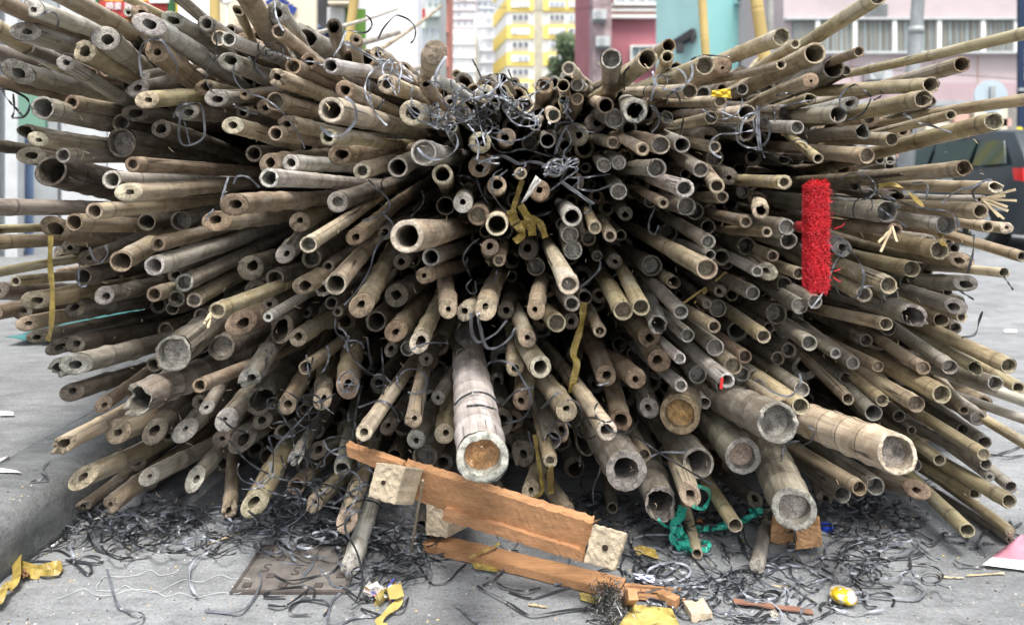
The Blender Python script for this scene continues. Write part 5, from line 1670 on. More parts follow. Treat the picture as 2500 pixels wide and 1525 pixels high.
tangle('strap_tangle', 'dark straps threaded between low pole ends left of centre', [(600, 1000, 880, 1180), (640, 980, 1100, 1250), (800, 1000, 780, 1000)], 140, 5, (5, 5, 0), False)
tangle('strap_tangle', 'loose straps caught among the right and upper pole ends', [(1560, 1720, 190, 330), (1800, 1900, 230, 380), (2080, 2200, 440, 520), (2000, 2100, 600, 660), (520, 720, 60, 160), (1330, 1500, 900, 1150)], 55, 6, (4, 5, 2), False)

# ---------------------------------------------------------------- red brush head
rb = empty('brush', P(2000, 580, 1.2), 'red bristled brush head stuck upright between the right-hand poles', 'brush')
M_BR = noisy('red_bristle', (0.72, 0.035, 0.05), .5, 60, .3, spec=.4); M_BRD = noisy('red_plastic', (0.28, 0.015, 0.02), .4, 10, .2)
db = 1.22; a = P(2012, 452, db); b_ = P(2012, 708, db)
m = MB(); m.beam(b_ + Vector((.004, .05, 0)), a + Vector((.004, .05, 0)), (0, -1, 0), .024, .02); m.build('head', M_BRD, rb, bevel=.004)
m = MB(); q = P(1958, 556, 1.28); m.tube([P(1975, 556, 1.275), P(1962, 555, 1.31), P(1950, 553, 1.37)], [.011, .011, .011], 12); m.build('handle', M_BRD, rb, True)
m = MB(); rg = random.Random(21)
for _ in range(11000):
    v = rg.random(); base = b_.lerp(a, v) + Vector((rg.uniform(-.021, .009), .045, 0))
    sx_ = rg.gauss(.0, .075) if rg.random() < .93 else rg.gauss(.05, .14); dirv = Vector((sx_, -1, rg.gauss(0, .12) + (v - .5) * .12)).normalized()
    ln = rg.uniform(.032, .044); tip = base + dirv * ln + Vector((rg.gauss(0, .002), 0, rg.gauss(0, .002)))
    mid = base.lerp(tip, .6) + Vector((rg.gauss(0, .0015), 0, rg.gauss(0, .0015))); w_ = .0005
    s_ = Vector((rg.gauss(0, 1), 0, rg.gauss(0, 1))).normalized() * w_
    m.add([base - s_, base + s_, mid + s_, mid - s_, tip + s_ * .8, tip - s_ * .8], [(0, 1, 2, 3), (3, 2, 4, 5)])
    for k in range(2):       # frayed split tips
        e = tip + Vector((rg.gauss(0, 1), rg.gauss(-.4, .7), rg.gauss(0, 1))).normalized() * rg.uniform(.001, .0035)
        m.add([tip - s_ * .8, tip + s_ * .8, e], [(0, 1, 2)])
for _ in range(3):
    v = rg.random(); sg = rg.choice([-1, 1]); base = b_.lerp(a, v) + Vector((.01 + sg * .012, .01, 0)); e = base + Vector((sg * rg.uniform(.005, .012), rg.uniform(-.02, .0), rg.gauss(0, .012)))
    s_ = Vector((0, 0, .0009)); m.add([base - s_, base + s_, e + s_, e - s_], [(0, 1, 2, 3)])
    for k in range(3):
        f_ = e + Vector((sg * rg.uniform(0, .008), 0, rg.gauss(0, .005))); m.add([e - s_, e + s_, f_], [(0, 1, 2)])
m.build('bristles', M_BR, rb)

# ---------------------------------------------------------------- broken timber frame
def wood(name, col, scale, st, bump=.5):
    m, nt, b = base_mat(name, .75, .25)
    tc = nt.nodes.new('ShaderNodeTexCoord'); mp = nt.nodes.new('ShaderNodeMapping'); mp.inputs['Scale'].default_value = st; mp.inputs['Rotation'].default_value = (0, WROT, 0)
    mp.vector_type = 'TEXTURE' if False else 'POINT'
    nt.links.new(tc.outputs['Object'], mp.inputs['Vector'])
    n1 = N(nt, 'ShaderNodeTexNoise', Scale=scale, Detail=6.0, Roughness=.65, Distortion=.3); nt.links.new(mp.outputs[0], n1.inputs['Vector'])
    n2 = N(nt, 'ShaderNodeTexNoise', Scale=9.0, Detail=5.0); nt.links.new(tc.outputs['Object'], n2.inputs['Vector'])
    c = mul(nt, _rgb(nt, col), ramp(nt, n1.outputs[0], [(.3, .75), (.65, 1.12)])); c = mul(nt, c, ramp(nt, n2.outputs[0], [(.35, .72), (.6, 1.1)]))
    n3 = N(nt, 'ShaderNodeTexNoise', Scale=scale * 5, Detail=2.0); nt.links.new(mp.outputs[0], n3.inputs['Vector']); c = mul(nt, c, ramp(nt, n3.outputs[0], [(.3, .8), (.6, 1.05)]))
    nt.links.new(c, b.inputs['Base Color'])
    bp = N(nt, 'ShaderNodeBump', Strength=bump, Distance=.0015); nt.links.new(n3.outputs[0], bp.inputs['Height']); nt.links.new(bp.outputs[0], b.inputs['Normal'])
    return m
WROT = rad(20)
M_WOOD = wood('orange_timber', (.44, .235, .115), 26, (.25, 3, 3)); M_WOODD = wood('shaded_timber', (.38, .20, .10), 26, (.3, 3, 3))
M_CHIP = wood('pressed_chip_block', (.52, .43, .31), 60, (1, 1, 1), 1.0); M_HOLE = flat('bored_hole', (.03, .02, .012), .9)
def quadslab(name, mat, tl, tr, br, bl, depths, thick, parent, nx=40, ny=6, rag=.0, top_rag=.0, seed=0, curve=0.0):
    """board: four photo corners with their depths, a real thickness behind, ragged edges"""
    rg = random.Random(seed); c = [P(*q, dpt) for q, dpt in zip((tl, tr, br, bl), depths)]
    nrm = (c[1] - c[0]).cross(c[3] - c[0]).normalized()
    if nrm.y < 0: nrm = -nrm
    fr_ = []; 
    for j in range(ny + 1):
        for i in range(nx + 1):
            s_, t_ = i / nx, j / ny; q = c[0].lerp(c[1], s_).lerp(c[3].lerp(c[2], s_), t_)
            if j == 0: q += Vector((0, 0, 1)) * rg.gauss(0, top_rag)
            if j == ny: q += Vector((0, 0, 1)) * rg.gauss(0, rag)
            if i in (0, nx): q += (c[1] - c[0]).normalized() * rg.gauss(0, rag * 2)
            q += nrm * (curve * math.sin(math.pi * s_) + rg.gauss(0, .0003)); fr_.append(q)
    n_ = len(fr_); vs_ = fr_ + [q + nrm * thick for q in fr_]; W_ = nx + 1; fs = []
    for j in range(ny):
        for i in range(nx):
            a0 = j * W_ + i; fs.append((a0, a0 + W_, a0 + W_ + 1, a0 + 1)); fs.append((n_ + a0, n_ + a0 + 1, n_ + a0 + W_ + 1, n_ + a0 + W_))
    for i in range(nx):
        fs.append((i, i + 1, n_ + i + 1, n_ + i)); k = ny * W_ + i; fs.append((k, n_ + k, n_ + k + 1, k + 1))
    for j in range(ny):
        k = j * W_; fs.append((k, n_ + k, n_ + k + W_, k + W_)); k = j * W_ + nx; fs.append((k, k + W_, n_ + k + W_, n_ + k))
    m = MB(); m.add(vs_, fs); return m.build(name, mat, parent)
tf = empty('broken_timber', P(1180, 1250, 1.55), 'broken orange timber board nailed to two pale end blocks', 'timber')
quadslab('board', M_WOOD, (985, 1134), (1449, 1278), (1424, 1371), (1010, 1218), (1.475, 1.40, 1.425, 1.50), .020, tf, 60, 8, .0012, .0012, 1)
quadslab('board_tip', M_WOOD, (845, 1088), (984, 1134), (984, 1172), (846, 1112), (1.515, 1.476, 1.482, 1.52), .018, tf, 20, 5, .001, .001, 2)
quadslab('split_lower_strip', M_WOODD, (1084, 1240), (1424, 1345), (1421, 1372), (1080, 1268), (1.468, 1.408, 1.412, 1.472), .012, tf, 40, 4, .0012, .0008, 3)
# end blocks: solid chip blocks with a bored hole
def chipblock(corners, d, depthv, seed, parent, name='end_block', hole=None):
    rg = random.Random(seed); c = [P(*q, d) for q in corners]; dv = Vector(depthv); m = MB(); n = 10; base = []
    fr_ = []
    for j in range(n + 1):
        for i in range(n + 1):
            q = c[0].lerp(c[1], i / n).lerp(c[3].lerp(c[2], i / n), j / n); q += Vector((rg.gauss(0, .0007), rg.gauss(0, .0009), rg.gauss(0, .0007))); fr_.append(q)
    vs_ = fr_ + [q + dv * .5 for q in fr_] + [q + dv for q in fr_]; W_ = n + 1; n_ = len(fr_); fs = []
    for j in range(n):
        for i in range(n):
            a0 = j * W_ + i; fs.append((a0, a0 + W_, a0 + W_ + 1, a0 + 1)); fs.append((2 * n_ + a0, 2 * n_ + a0 + 1, 2 * n_ + a0 + W_ + 1, 2 * n_ + a0 + W_))
    for L_ in (0, n_):
        for i in range(n): fs.append((L_ + i, L_ + i + 1, L_ + n_ + i + 1, L_ + n_ + i)); k = L_ + n * W_ + i; fs.append((k, k + n_, k + n_ + 1, k + 1))
        for j in range(n): k = L_ + j * W_; fs.append((k, k + n_, k + n_ + W_, k + W_)); k = L_ + j * W_ + n; fs.append((k, k + W_, k + n_ + W_, k + n_))
    m.add(vs_, fs); o = m.build(name, M_CHIP, parent, bevel=.003)
    if hole:
        hx, hy, hr = hole; q = P(hx, hy, d); m = MB(); m.tube([q + Vector((0, -.0022, 0)), q + Vector((0, .006, 0))], hr, 14); h = m.build('bored_hole', M_HOLE, o)
    return o
chipblock([(918, 1127), (990, 1140), (963, 1232), (897, 1212)], 1.40, (.03, .06, -.03), 5, tf, hole=(936, 1177, .0048))
chipblock([(1449, 1277), (1532, 1301), (1500, 1392), (1424, 1372)], 1.352, (.012, .06, -.035), 6, tf, hole=(1477, 1336, .0062))
m = MB(); rg = random.Random(31)      # torn fibres along the top edge
for _ in range(240):
    s_ = rg.random(); q = P(1000, 1136, 1.472).lerp(P(1447, 1276, 1.402), s_) + Vector((0, .002, 0)); e = q + Vector((rg.uniform(-.018, .022), rg.uniform(-.008, .01), rg.uniform(-.002, .008))); w_ = Vector((0, 0, .0005)); m.add([q - w_, q + w_, e], [(0, 1, 2)])
m.build('torn_fibres', noisy('wood_fibre', (.6, .36, .18), .7, 30, .3), tf)
lb_ = empty('timber_block', P(1095, 1275, 1.6), 'square pale chip block under the timber board, behind its lower edge', 'timber block')
chipblock([(1041, 1229), (1094, 1236), (1092, 1312), (1039, 1306)], 1.64, (.055, .06, .0), 7, lb_, 'block')
lp_ = empty('timber_plank', P(1340, 1380, 1.5), 'thin orange plank lying on the concrete under the timber frame', 'plank')
p0, p1 = G(1045, 1322, .012), G(1520, 1437, .012)
m = MB(); m.beam(p0, p1, (0, 0, 1), .055, .018, 0, 30, .0007); m.build('plank', M_WOOD, lp_)
m = MB(); rg = random.Random(8)
for k in range(7): m.beam(p1 + Vector((-.01, .02 - .007 * k, -.002)), p1 + Vector((rg.uniform(.05, .13), .012 - .007 * k, -.004)), (0, 0, 1), .006, .006, 0, 4, .0012)
m.build('splintered_end', M_WOOD, lp_)
def bit(name, label, cat, p0, p1, w_, h_, mat, n=6, jit=.001, up=(0, 0, 1)):
    m = MB(); m.beam(p0, p1, up, w_, h_, 0, n, jit); return tag(m.build(name, mat, bevel=.001), label, cat)
bit('wood_scrap', 'splintered orange wood stick lying right of the thin plank end', 'wood scrap', G(1610, 1450, .012), G(1655, 1470, .012), .022, .018, M_WOOD)
bit('wood_scrap', 'small square orange offcut standing by the plank splinters', 'wood scrap', G(1530, 1470, .005), G(1545, 1450, .06), .02, .02, M_WOOD)
bit('wood_stick', 'thin dry stick leaning on the left timber block', 'stick', P(1032, 1172, 1.38), G(1002, 1355, .004), .005, .005, noisy('dry_stick', (.3, .24, .17), .8, 40, .3), 10, .0008, (0, 1, 0))
bit('wood_strip', 'long thin brown strip curling over straps at the lower right', 'wood strip', G(1790, 1466, .012), G(1985, 1492, .006), .014, .004, noisy('brown_strip', (.25, .13, .09), .6, 20, .2), 12, .0012)
bit('wood_chip', 'rough pale wood chip lying among straps below the lowest giant pole', 'wood chip', G(1680, 1492, .01), G(1730, 1486, .012), .04, .018, M_CHIP, 6, .003)
for nm, l, pp, dd_ in (('timber_block', 'orange brown rounded chip block right of the lowest giant pole', [(1945, 1285), (2003, 1283), (2008, 1333), (1942, 1343)], 1.62), ('timber_block', 'orange brown chip block left half, tucked below the lowest giant pole', [(1884, 1280), (1938, 1290), (1936, 1336), (1880, 1322)], 1.68)):
    r_ = empty(nm, P(pp[0][0], pp[0][1], dd_), l, 'timber block'); chipblock(pp, dd_, (.02, .05, 0), len(l), r_, 'block').data.materials[0] = noisy('brown_chip', (.42, .24, .12), .8, 50, .4, bump=.6)
# ---------------------------------------------------------------- litter
M_YT = noisy('yellow_tape', (.32, .235, .06), .45, 60, .5, spec=.5); M_YTP = noisy('yellow_paper', (.48, .38, .12), .6, 20, .25)
def sheet(name, label, cat, outline, mat, z=.004, ground=True, d=None, crumple=.006, seed=0, thick=.0006, nx=8, two=None):
    """a crumpled sheet whose corners (tl, tr, br, bl) are photo pixels lying on the ground or at depth d"""
    rg = random.Random(seed); m = MB(); vs_ = []
    for j in range(nx + 1):
        for i in range(nx + 1):
            s_, t_ = i / nx, j / nx
            x = (outline[0][0] * (1 - s_) + outline[1][0] * s_) * (1 - t_) + (outline[3][0] * (1 - s_) + outline[2][0] * s_) * t_
            y = (outline[0][1] * (1 - s_) + outline[1][1] * s_) * (1 - t_) + (outline[3][1] * (1 - s_) + outline[2][1] * s_) * t_
            h = crumple * (.5 + .5 * math.sin(i * 1.3 + seed) * math.cos(j * 1.1 + seed * 2)) + rg.uniform(0, crumple * .5)
            vs_.append(G(x, y, z + h) if ground else P(x, y, (d if not callable(d) else d(x, y)) - h))
    W_ = nx + 1; m.add(vs_, [(j * W_ + i, j * W_ + i + 1, (j + 1) * W_ + i + 1, (j + 1) * W_ + i) for j in range(nx) for i in range(nx)])
    if two: m.m = [1 if (k // nx) >= nx - 2 else 0 for k in range(nx * nx)]
    o = m.build(name, [mat, two] if two else mat, smooth=True); md = o.modifiers.new('thick', 'SOLIDIFY'); md.thickness = thick
    return tag(o, label, cat)
def tape(name, label, pts, w_, mat, depth=None, lift=.003, tw=.8, seed=1, nrm=(0, -.4, 1)):
    rg = random.Random(seed); pl = smooth([(x, y, 0) for x, y in pts], 8)
    wp = [G(q.x, q.y, lift + .004 * abs(math.sin(i * .4))) for i, q in enumerate(pl)] if depth is None else onpile([(q.x, q.y) for q in pl], .02)
    m = MB(); ribbon(m, wp, w_, .0005, nrm, tw, rg); return tag(m.build(name, mat), label, 'tape')
tape('yellow_tape', 'mustard yellow tape trailing off the left edge by the kerb', [(40, 1350), (38, 1410), (10, 1440), (-12, 1475)], .022, M_YT, lift=.02, tw=.3, nrm=(.3, -1, .5), seed=3)
tape('yellow_tape', 'folded yellow tape loop lying beside the kerb foot', [(44, 1378), (90, 1390), (136, 1378), (140, 1396), (100, 1402), (48, 1392)], .02, M_YT, lift=.006, tw=.3, nrm=(0, -1, .6))
tape('yellow_tape', 'torn yellow white tape strip hanging right of centre low in the pile', [(1425, 738), (1420, 790), (1400, 860), (1408, 890), (1392, 958)], .018, M_YT, depth=1, tw=.6, nrm=(.2, -1, 0), seed=5)
tape('yellow_tape', 'narrow yellow tape hanging below the thin yellowish pole', [(1305, 1060), (1314, 1120), (1320, 1160), (1322, 1200), (1290, 1222)], .011, M_YT, depth=1, tw=.5, nrm=(.2, -1, 0), seed=6)
tape('yellow_tape', 'short yellow tape end under the thin yellowish pole tip', [(1343, 1140), (1344, 1175), (1345, 1205)], .016, M_YT, depth=1, tw=.3, nrm=(.2, -1, 0), seed=7)
tape('yellow_tape', 'yellow tape strip hanging on the far left across poles', [(124, 575), (122, 640), (128, 720), (124, 800), (116, 832)], .013, M_YT, depth=1, tw=.2, nrm=(0, -1, 0), seed=8)
tape('yellow_tape', 'mustard tape coiled around a broken pole right of the red brush', [(2140, 455), (2180, 450), (2215, 465), (2240, 490), (2262, 512)], .011, M_YT, depth=1, tw=.9, nrm=(0, -1, .3), seed=9)
tape('yellow_tape', 'small yellow tape twist between right poles', [(2298, 570), (2300, 590), (2312, 600)], .012, M_YT, depth=1, tw=.9, nrm=(0, -1, .3), seed=10)
yb = empty('yellow_tape_bow', P(1290, 550, 1.4), 'crumpled yellow tape bow hanging in the middle of the pile', 'tape')
for i, (pts, w_) in enumerate((([(1275, 440), (1262, 480), (1250, 520)], .014), ([(1247, 512), (1262, 548), (1290, 548)], .026), ([(1270, 500), (1285, 525), (1300, 548)], .02), ([(1290, 530), (1318, 545), (1332, 580)], .018), ([(1296, 540), (1300, 575)], .022), ([(1262, 548), (1275, 572), (1256, 590)], .02))):
    rg = random.Random(40 + i); m = MB(); ribbon(m, onpile([(q.x, q.y) for q in smooth([(x, y, 0) for x, y in pts], 6)], .03 + .003 * i), w_, .0005, (rg.uniform(-.4, .4), -1, rg.uniform(-.2, .4)), .5, rg); m.build('tape_strip', M_YT, yb)
tag(sheet('paper_scrap', 'white paper strip folded over a pole right of centre', 'paper', [(1308, 428), (1322, 440), (1284, 490), (1272, 496)], flat('dull_paper', (.45, .44, .42)), ground=False, d=hit(1300, 470) - .03, seed=3, crumple=.008))
sheet('yellow_wrapper', 'bright yellow wrapper rolled over a pole end at the upper right', 'wrapper', [(1738, 222), (1782, 216), (1786, 240), (1736, 236)], noisy('bright_yellow', (.8, .55, .05), .4, 30, .3), ground=False, d=hit(1760, 250) - .012, seed=4, crumple=.012)
sheet('yellow_tape', 'mustard tape flap on the thin plank, front middle', 'tape', [(1148, 1372), (1222, 1362), (1214, 1396), (1160, 1388)], M_YT, seed=5, crumple=.006)
tape('yellow_tape', 'thin twisted mustard tape strip rising from the plank flap', [(1146, 1360), (1180, 1345), (1220, 1326)], .006, M_YT, lift=.03, seed=12)
sheet('yellow_tape', 'pale yellow tape piece on the concrete before the plank splinters', 'tape', [(1414, 1444), (1476, 1456), (1472, 1478), (1418, 1464)], M_YTP, seed=6, crumple=.003)
sheet('yellow_sheet', 'large mustard plastic sheet crumpled at the bottom edge', 'plastic sheet', [(1548, 1474), (1640, 1484), (1668, 1545), (1500, 1540)], M_YTP, seed=7, crumple=.02)
sheet('yellow_tape', 'small yellow tape scrap under straps right of the timber frame', 'tape', [(1558, 1328), (1600, 1340), (1610, 1366), (1570, 1352)], M_YT, seed=8)
sheet('pink_bag', 'pink and white plastic bag corner at the right edge of the concrete', 'bag', [(2492, 1305), (2560, 1300), (2570, 1400), (2398, 1378)], noisy('pink_plastic', (.55, .24, .31), .35, 14, .15, spec=.5), seed=9, crumple=.007, two=M_WHITE)
sheet('paper_scrap', 'crumpled blue and white paper near the right timber block', 'paper', [(1545, 1398), (1600, 1404), (1598, 1424), (1552, 1412)], noisy('blueish_paper', (.68, .7, .85), .6, 40, .2), seed=10, crumple=.014)
sheet('paper_scrap', 'white plastic scrap on the far left pavement', 'paper', [(-10, 1140), (40, 1148), (52, 1153), (-10, 1152)], M_WHITE, z=KZ + .004, seed=11, crumple=.003)
sheet('paper_scrap', 'white litter strip on the left pavement edge', 'paper', [(0, 1003), (32, 1005), (34, 1013), (0, 1014)], M_WHITE, z=KZ + .004, seed=12, crumple=.002)
sheet('paper_scrap', 'white litter scrap far out on the road at right', 'paper', [(2450, 805), (2482, 805), (2484, 811), (2452, 811)], M_WHITE, seed=13, crumple=.002)
for i, (x, y, l) in enumerate(((1709, 1280, 'small orange brown leaf beside the green ribbon'), (1560, 1345, 'curled yellow brown leaf under straps by the timber frame'), (1890, 1500, 'grey dry leaf on the concrete at the lower right'), (60, 1400, 'brown leaf under the yellow tape by the kerb'))):
    w_ = 14; o = sheet('dry_leaf', l, 'leaf', [(x - w_, y - 9), (x + 3, y - 14), (x + w_, y + 5), (x - 4, y + 11)], noisy('dry_leaf%d' % i, ((.42, .2, .08), (.4, .3, .12), (.4, .38, .33), (.22, .12, .06))[i], .7, 40, .2), seed=30 + i, crumple=.01, nx=8)
# crumpled sweet wrapper with trailing tape, yellow wad
wr = empty('crumpled_wrapper', G(930, 1450, .01), 'crumpled blue white and yellow wrapper in front of the pale stub', 'wrapper')
rg = random.Random(50)
for i in range(26):
    c = Vector(G(935, 1448, .02)) + Vector((rg.gauss(0, .022), rg.gauss(0, .015), rg.uniform(-.012, .02))); n_ = Vector([rg.gauss(0, 1) for _ in range(3)]).normalized(); t_ = n_.orthogonal().normalized(); s_ = n_.cross(t_); k = rg.uniform(.008, .018)
    m = MB(); vs_ = [c + t_ * k * a_ + s_ * k * b__ * .7 + n_ * rg.uniform(-.003, .003) for a_, b__ in ((-1, -1), (0, -1.1), (1, -.8), (1, .9), (0, 1.1), (-1, 1))]
    m.add(vs_, [(0, 1, 4, 5), (1, 2, 3, 4)]); m.build('fold', [M_WHITE, M_YTP, flat('wrapper_blue', (.1, .15, .5), .4), M_YTP, flat('wrapper_red', (.5, .25, .2), .4), M_WHITE][i % 6], wr)
m = MB(); ribbon(m, [G(q.x, q.y, .012) for q in smooth([(960, 1440, 0), (975, 1465, 0), (950, 1490, 0), (925, 1515, 0), (940, 1530, 0)], 6)], .016, .0005, (0, -.5, 1), .5, rg); m.build('trailing_tape', M_YTP, wr)
sp = Vector(G(2060, 1452, .018)); wd = empty('yellow_wad', sp, 'round bright yellow taped wad at the lower right among black straps', 'wad')
bm = bmesh.new(); bmesh.ops.create_icosphere(bm, subdivisions=4, radius=.024)
from mathutils import noise
for v in bm.verts:
    n_ = noise.noise(v.co * 60) * .005 + noise.noise(v.co * 160) * .0025 + abs(math.sin(v.co.z * 700 + v.co.x * 200)) * .0012; v.co += v.co.normalized() * n_; v.co.z *= .6; v.co.x *= 1.12
me = bpy.data.meshes.new('wad'); bm.to_mesh(me); bm.free(); me.polygons.foreach_set('use_smooth', [True] * len(me.polygons))
mt, nt, b = base_mat('yellow_white_wad', .35, .5); tc = nt.nodes.new('ShaderNodeTexCoord'); n1 = N(nt, 'ShaderNodeTexNoise', Scale=45.0, Detail=4.0); nt.links.new(tc.outputs['Object'], n1.inputs['Vector'])
nt.links.new(mixc(nt, ramp(nt, n1.outputs[0], [(.47, 0.), (.51, 1.)]), (.6, .4, .02), (.5, .47, .43)), b.inputs['Base Color']); me.materials.append(mt)
o = bpy.data.objects.new('wad', me); COL.objects.link(o); o.parent = wd
# bottle cap
bc_ = Vector(G(2020, 1293, 0)); cp = empty('bottle_cap', bc_, 'small blue bottle cap on the concrete right of the chip blocks', 'bottle cap')
M_CAP = flat('blue_plastic', (.01, .06, .55), .3, .5); m = MB(); n = 36; rr_ = [(.0150, .0), (.0155, .011), (.0135, .0125), (.0125, .010), (.0125, .003), (.001, .0028)]
vs_ = []; 
for i, (r_, z_) in enumerate(rr_):
    for k in range(n): q = r_ + (.0004 if k % 2 and i < 2 else 0); vs_.append(bc_ + Vector((math.cos(6.2832 * k / n) * q, math.sin(6.2832 * k / n) * q, z_ + .001)))
m.add(vs_, [(i * n + k, i * n + (k + 1) % n, (i + 1) * n + (k + 1) % n, (i + 1) * n + k) for i in range(5) for k in range(n)]); m.build('cap', M_CAP, cp)
# cigarette ends
for i, (x, y, z, l) in enumerate(((136, 1326, 0, 'white cigarette end on the concrete at the kerb foot'), (8, 1120, KZ, 'pale cigarette end on the kerb top at the left edge'), (245, 1262, 0, 'small white plastic bit under the kerb-side pole'))):
    c = Vector(G(x, y, z + .006)); rt = empty('cigarette_end', c, l, 'cigarette end'); m = MB(); e = Vector((.006, .012, .002)); m.tube([c - e, c + e * .4], .0042, 12); m.build('filter', M_WHITE, rt, True); m = MB(); m.tube([c + e * .4, c + e], .0042, 12); m.build('burnt_tip', noisy('ash', (.25, .22, .2), .9, 60, .4), rt, True)
# white string
for i, (pts, l) in enumerate((([(139, 1460), (173, 1448), (205, 1435), (232, 1451), (277, 1451), (314, 1439), (372, 1441), (407, 1455), (439, 1446), (474, 1457), (500, 1453), (540, 1445), (580, 1448), (620, 1426)], 'long wavy white string nearest the bottom left corner'), ([(234, 1431), (240, 1441), (285, 1439), (306, 1428), (332, 1440), (386, 1443), (426, 1423), (452, 1414), (492, 1419), (537, 1402), (567, 1412), (606, 1411), (628, 1431)], 'middle white string curling toward the manhole plate'), ([(234, 1431), (255, 1407), (293, 1407), (333, 1403), (367, 1391), (391, 1403), (431, 1396)], 'upper short white string beside the black strap'))):
    m = MB(); rg = random.Random(i); m.tube([G(q.x, q.y, .004 + .002 * math.sin(k * .7)) for k, q in enumerate(smooth([(x, y, 0) for x, y in pts], 6))], .00055, 6); tag(m.build('white_string', M_STEEL, smooth=True), l, 'string')
# reed splinters
for i, (x0, y0, x1, y1, l) in enumerate(((500, 1330, 600, 1294, 'thin tan reed splinter left of the manhole plate'), (2290, 1407, 2352, 1409, 'pale wood splinter on the right concrete'), (2360, 1404, 2452, 1398, 'longer pale splinter pointing at the pink bag'), (1290, 1475, 1336, 1480, 'thin splinter on the front concrete'), (308, 1352, 500, 1255, 'long grey reed lying before the left straps'), (1880, 1428, 1925, 1432, 'pale splinter among straps below the giant pole'))):
    bit('splinter', l, 'splinter', G(x0, y0, .004), G(x1, y1, .005), .004, .002, noisy('splinter%d' % i, (.5, .4, .25) if i != 4 else (.2, .19, .17), .8, 40, .3), 8, .0012)
# green ribbon
M_GR = noisy('green_ribbon', (.05, .45, .34), .3, 40, .35, spec=.6)
gr = empty('green_ribbon', G(1670, 1320, .02), 'green plastic ribbon tangled round the slant-cut pole by the lowest giant pole', 'ribbon')
for i, (pts, w_, g_) in enumerate((([(1703, 1187), (1728, 1195), (1733, 1212), (1722, 1236), (1712, 1241), (1692, 1234)], .010, 0), ([(1668, 1236), (1656, 1280), (1662, 1310), (1672, 1318)], .026, 0), ([(1650, 1260), (1640, 1300), (1652, 1330), (1680, 1343)], .018, 0), ([(1606, 1266), (1620, 1280), (1640, 1290)], .007, 0), ([(1690, 1286), (1730, 1290), (1765, 1280), (1800, 1276), (1830, 1262), (1855, 1244)], .016, 1), ([(1700, 1292), (1740, 1288), (1775, 1286)], .014, 1), ([(1712, 1322), (1730, 1325), (1728, 1340), (1712, 1340)], .012, 1), ([(1660, 1318), (1680, 1335), (1668, 1300), (1655, 1316), (1690, 1345)], .012, 1), ([(1810, 1270), (1850, 1255), (1858, 1240), (1830, 1248)], .014, 1))):
    rg = random.Random(60 + i); pl = smooth([(x, y, 0) for x, y in pts], 7); m = MB()
    wp = [G(q.x, q.y, .012 + .01 * abs(math.sin(k * .5))) for k, q in enumerate(pl)] if g_ else onpile([(q.x, q.y) for q in pl], .015)
    ribbon(m, wp, w_, .0004, (rg.uniform(-.3, .3), -1, .5), .9, rg); m.build('ribbon_loop', M_GR, gr)
# iron cover plate set in the concrete
M_IRON = noisy('rusty_iron', (.17, .155, .14), .7, 30, .35, spec=.4, bump=.4, dirt=.3); M_IRD = noisy('dark_rust', (.085, .072, .066), .7, 30, .3)
mh = empty('manhole_cover', G(700, 1390, 0), 'small rusty iron cover plate with raised blocks and letters, lower left', 'manhole cover')
c = [G(644, 1339, 0), G(812, 1343, 0), G(838, 1446, 0), G(577, 1440, 0)]
x0, x1, y0, y1 = c[3].x, c[2].x, c[2].y, c[0].y
m = MB(); m.box(x0, x1, y0, y1, .0005, .0045); m.build('plate', M_IRON, mh)
m = MB()
for (a_, b__, c_, d_) in ((x0 - .008, x1 + .008, y0 - .008, y0), (x0 - .008, x1 + .008, y1, y1 + .008), (x0 - .008, x0, y0, y1), (x1, x1 + .008, y0, y1)): m.box(a_, b__, c_, d_, .0005, .0065)
m.build('rim', M_IRD, mh)
for i in range(6):
    for j in range(5):
        if j in (2,) or (j == 1 and i in (2, 3)) or (i + j) % 2: continue
        m = MB(); cx_ = x0 + (x1 - x0) * (i + .5) / 6; cy_ = y0 + (y1 - y0) * (j + .5) / 5; m.box(cx_ - .009, cx_ + .009, cy_ - .007, cy_ + .007, .0035, .0085); m.build('raised_block', M_IRD, mh, bevel=.001)
text('raised_letter', 'S', (x0 + .028, (y0 + y1) / 2 - .018, .0045), .045, M_IRD, mh, (0, 0, 0), .002); text('raised_letter', 'S', (x0 + .10, (y0 + y1) / 2 - .03, .0045), .045, M_IRD, mh, (0, 0, 0), .002)
# moss and grit
rg = random.Random(77); m = MB()
for _ in range(2600):
    x = rg.uniform(-40, 2560); y = 1180 + abs(rg.gauss(0, 1)) * 150 if rg.random() < .6 else rg.uniform(1200, 1545)
    q = G(x, min(y, 1560), 0)
    if q.x < KX + .02: q = G(x, y, KZ); 
    z0 = KZ if q.x < KX - .0 else 0
    s_ = rg.choice([.001, .0015, .0025, .004]) * rg.uniform(.6, 1.2); h = Vector([rg.uniform(.5, 1) * s_ for _ in range(3)]); n0 = len(m.v)
    an = rg.uniform(0, 3.1); ux = Vector((math.cos(an), math.sin(an), 0)); uy = Vector((-ux.y, ux.x, 0)); b__ = Vector((q.x, q.y, z0 + .0005))
    m.add([b__ + ux * h.x, b__ + uy * h.y * .7, b__ - ux * h.x * 1.1, b__ - uy * h.y, b__ + Vector((0, 0, h.z * .8))], [(0, 1, 4), (1, 2, 4), (2, 3, 4), (3, 0, 4)], rg.choices([0, 1, 2, 3], (4, 4, 3, 1))[0])
tag(m.build('grit', [flat('pale_grit', (.5, .48, .44), .9), flat('dark_grit', (.08, .07, .065), .9), flat('tan_chips', (.45, .33, .2), .9), flat('yellow_chips', (.55, .42, .12), .9)]), 'grit, chips and crumbs scattered over the concrete', 'grit', kind='stuff')
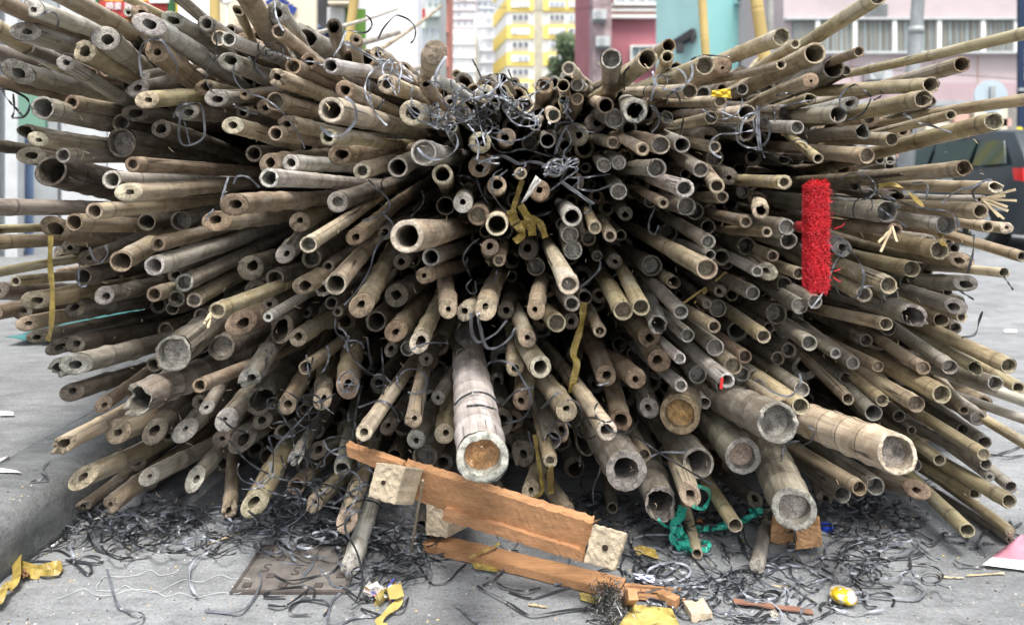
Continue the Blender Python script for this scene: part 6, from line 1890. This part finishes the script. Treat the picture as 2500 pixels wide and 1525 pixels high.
# splinters and fibres hanging on the poles
rg = random.Random(78); m = MB()
def fibre(x, y, dxp, dyp, w_=.0006, lift=.01):
    d = hit(x, y, 1.8) - lift; a_ = P(x, y, d); e = P(x + dxp, y + dyp, d - .005); mid = a_.lerp(e, .5) + Vector((rg.gauss(0, .003), 0, rg.gauss(0, .003))); s_ = Vector((w_, 0, w_ * .6)); m.add([a_ - s_, a_ + s_, mid + s_, mid - s_, e], [(0, 1, 2, 3), (3, 2, 4)])
for _ in range(420):
    x, y = rg.uniform(80, 2400), rg.uniform(150, 1230); an = rg.uniform(0, 6.28); L_ = rg.uniform(4, 22); fibre(x, y, math.cos(an) * L_, math.sin(an) * L_)
tag(m.build('fibres', noisy('bamboo_fibre', (.5, .4, .27), .7, 30, .3)), 'fine bamboo fibres and splinters caught on the pole ends', 'fibres', kind='stuff')
for nm, base, tips, l in (('split_bamboo', (2395, 485), [(2480, 462), (2482, 490), (2460, 505), (2462, 515), (2455, 478), (2440, 530), (2452, 535)], 'burst bamboo end with splayed pale splinters at the right edge'), ('split_bamboo', (2178, 555), [(2145, 592), (2150, 615), (2190, 590)], 'split pole end with short splinters pointing down, right of the brush'), ('split_bamboo', (1770, 665), [(1668, 740), (1695, 740), (1790, 690), (1810, 682), (1715, 715)], 'snapped yellow splinters wedged under the long pale slanting pole'), ('split_bamboo', (514, 768), [(502, 782), (508, 800), (498, 790)], 'frayed pale splinters at a pole tip left of centre')):
    d = hit(*base) - .02; r_ = empty(nm, P(*base, d), l, 'splinters')
    for k, t_ in enumerate(tips):
        m = MB(); m.beam(P(*base, d) + Vector((0, 0, .003 * (k % 3 - 1))), P(*t_, d - .02), (0, 1, 0), .005, .002, 0, 5, .0006); m.build('splinter', M_BAMB if 'yellow' in l else noisy('pale_splinter%d' % k, (.52, .42, .27), .7, 30, .3), r_)

rg = random.Random(88); m = MB(); cc = [Vector(G(1478, 1475, .02)), Vector(G(1500, 1500, .015)), Vector(G(1485, 1440, .03))]
for _ in range(1500):
    c = rg.choice(cc) + Vector((rg.gauss(0, .018), rg.gauss(0, .012), rg.gauss(0, .012))); c.z = max(c.z, .002); e = c + Vector([rg.gauss(0, .007) for _ in range(3)]); e.z = max(e.z, .002); w_ = Vector((rg.gauss(0, .0006), rg.gauss(0, .0006), .0005))
    m.add([c - w_, c + w_, e + w_ * .4, e - w_ * .4], [(0, 1, 2, 3)], rg.choices([0, 1, 2], (6, 2, 1))[0])
tag(m.build('dust_clump', [flat('dark_fluff', (.05, .05, .045), .95), flat('grey_fluff', (.25, .25, .24), .95), flat('pale_fluff', (.55, .55, .55), .95)]), 'dirty clump of fluff and fibres in front of the plank splinters', 'debris', kind='stuff')
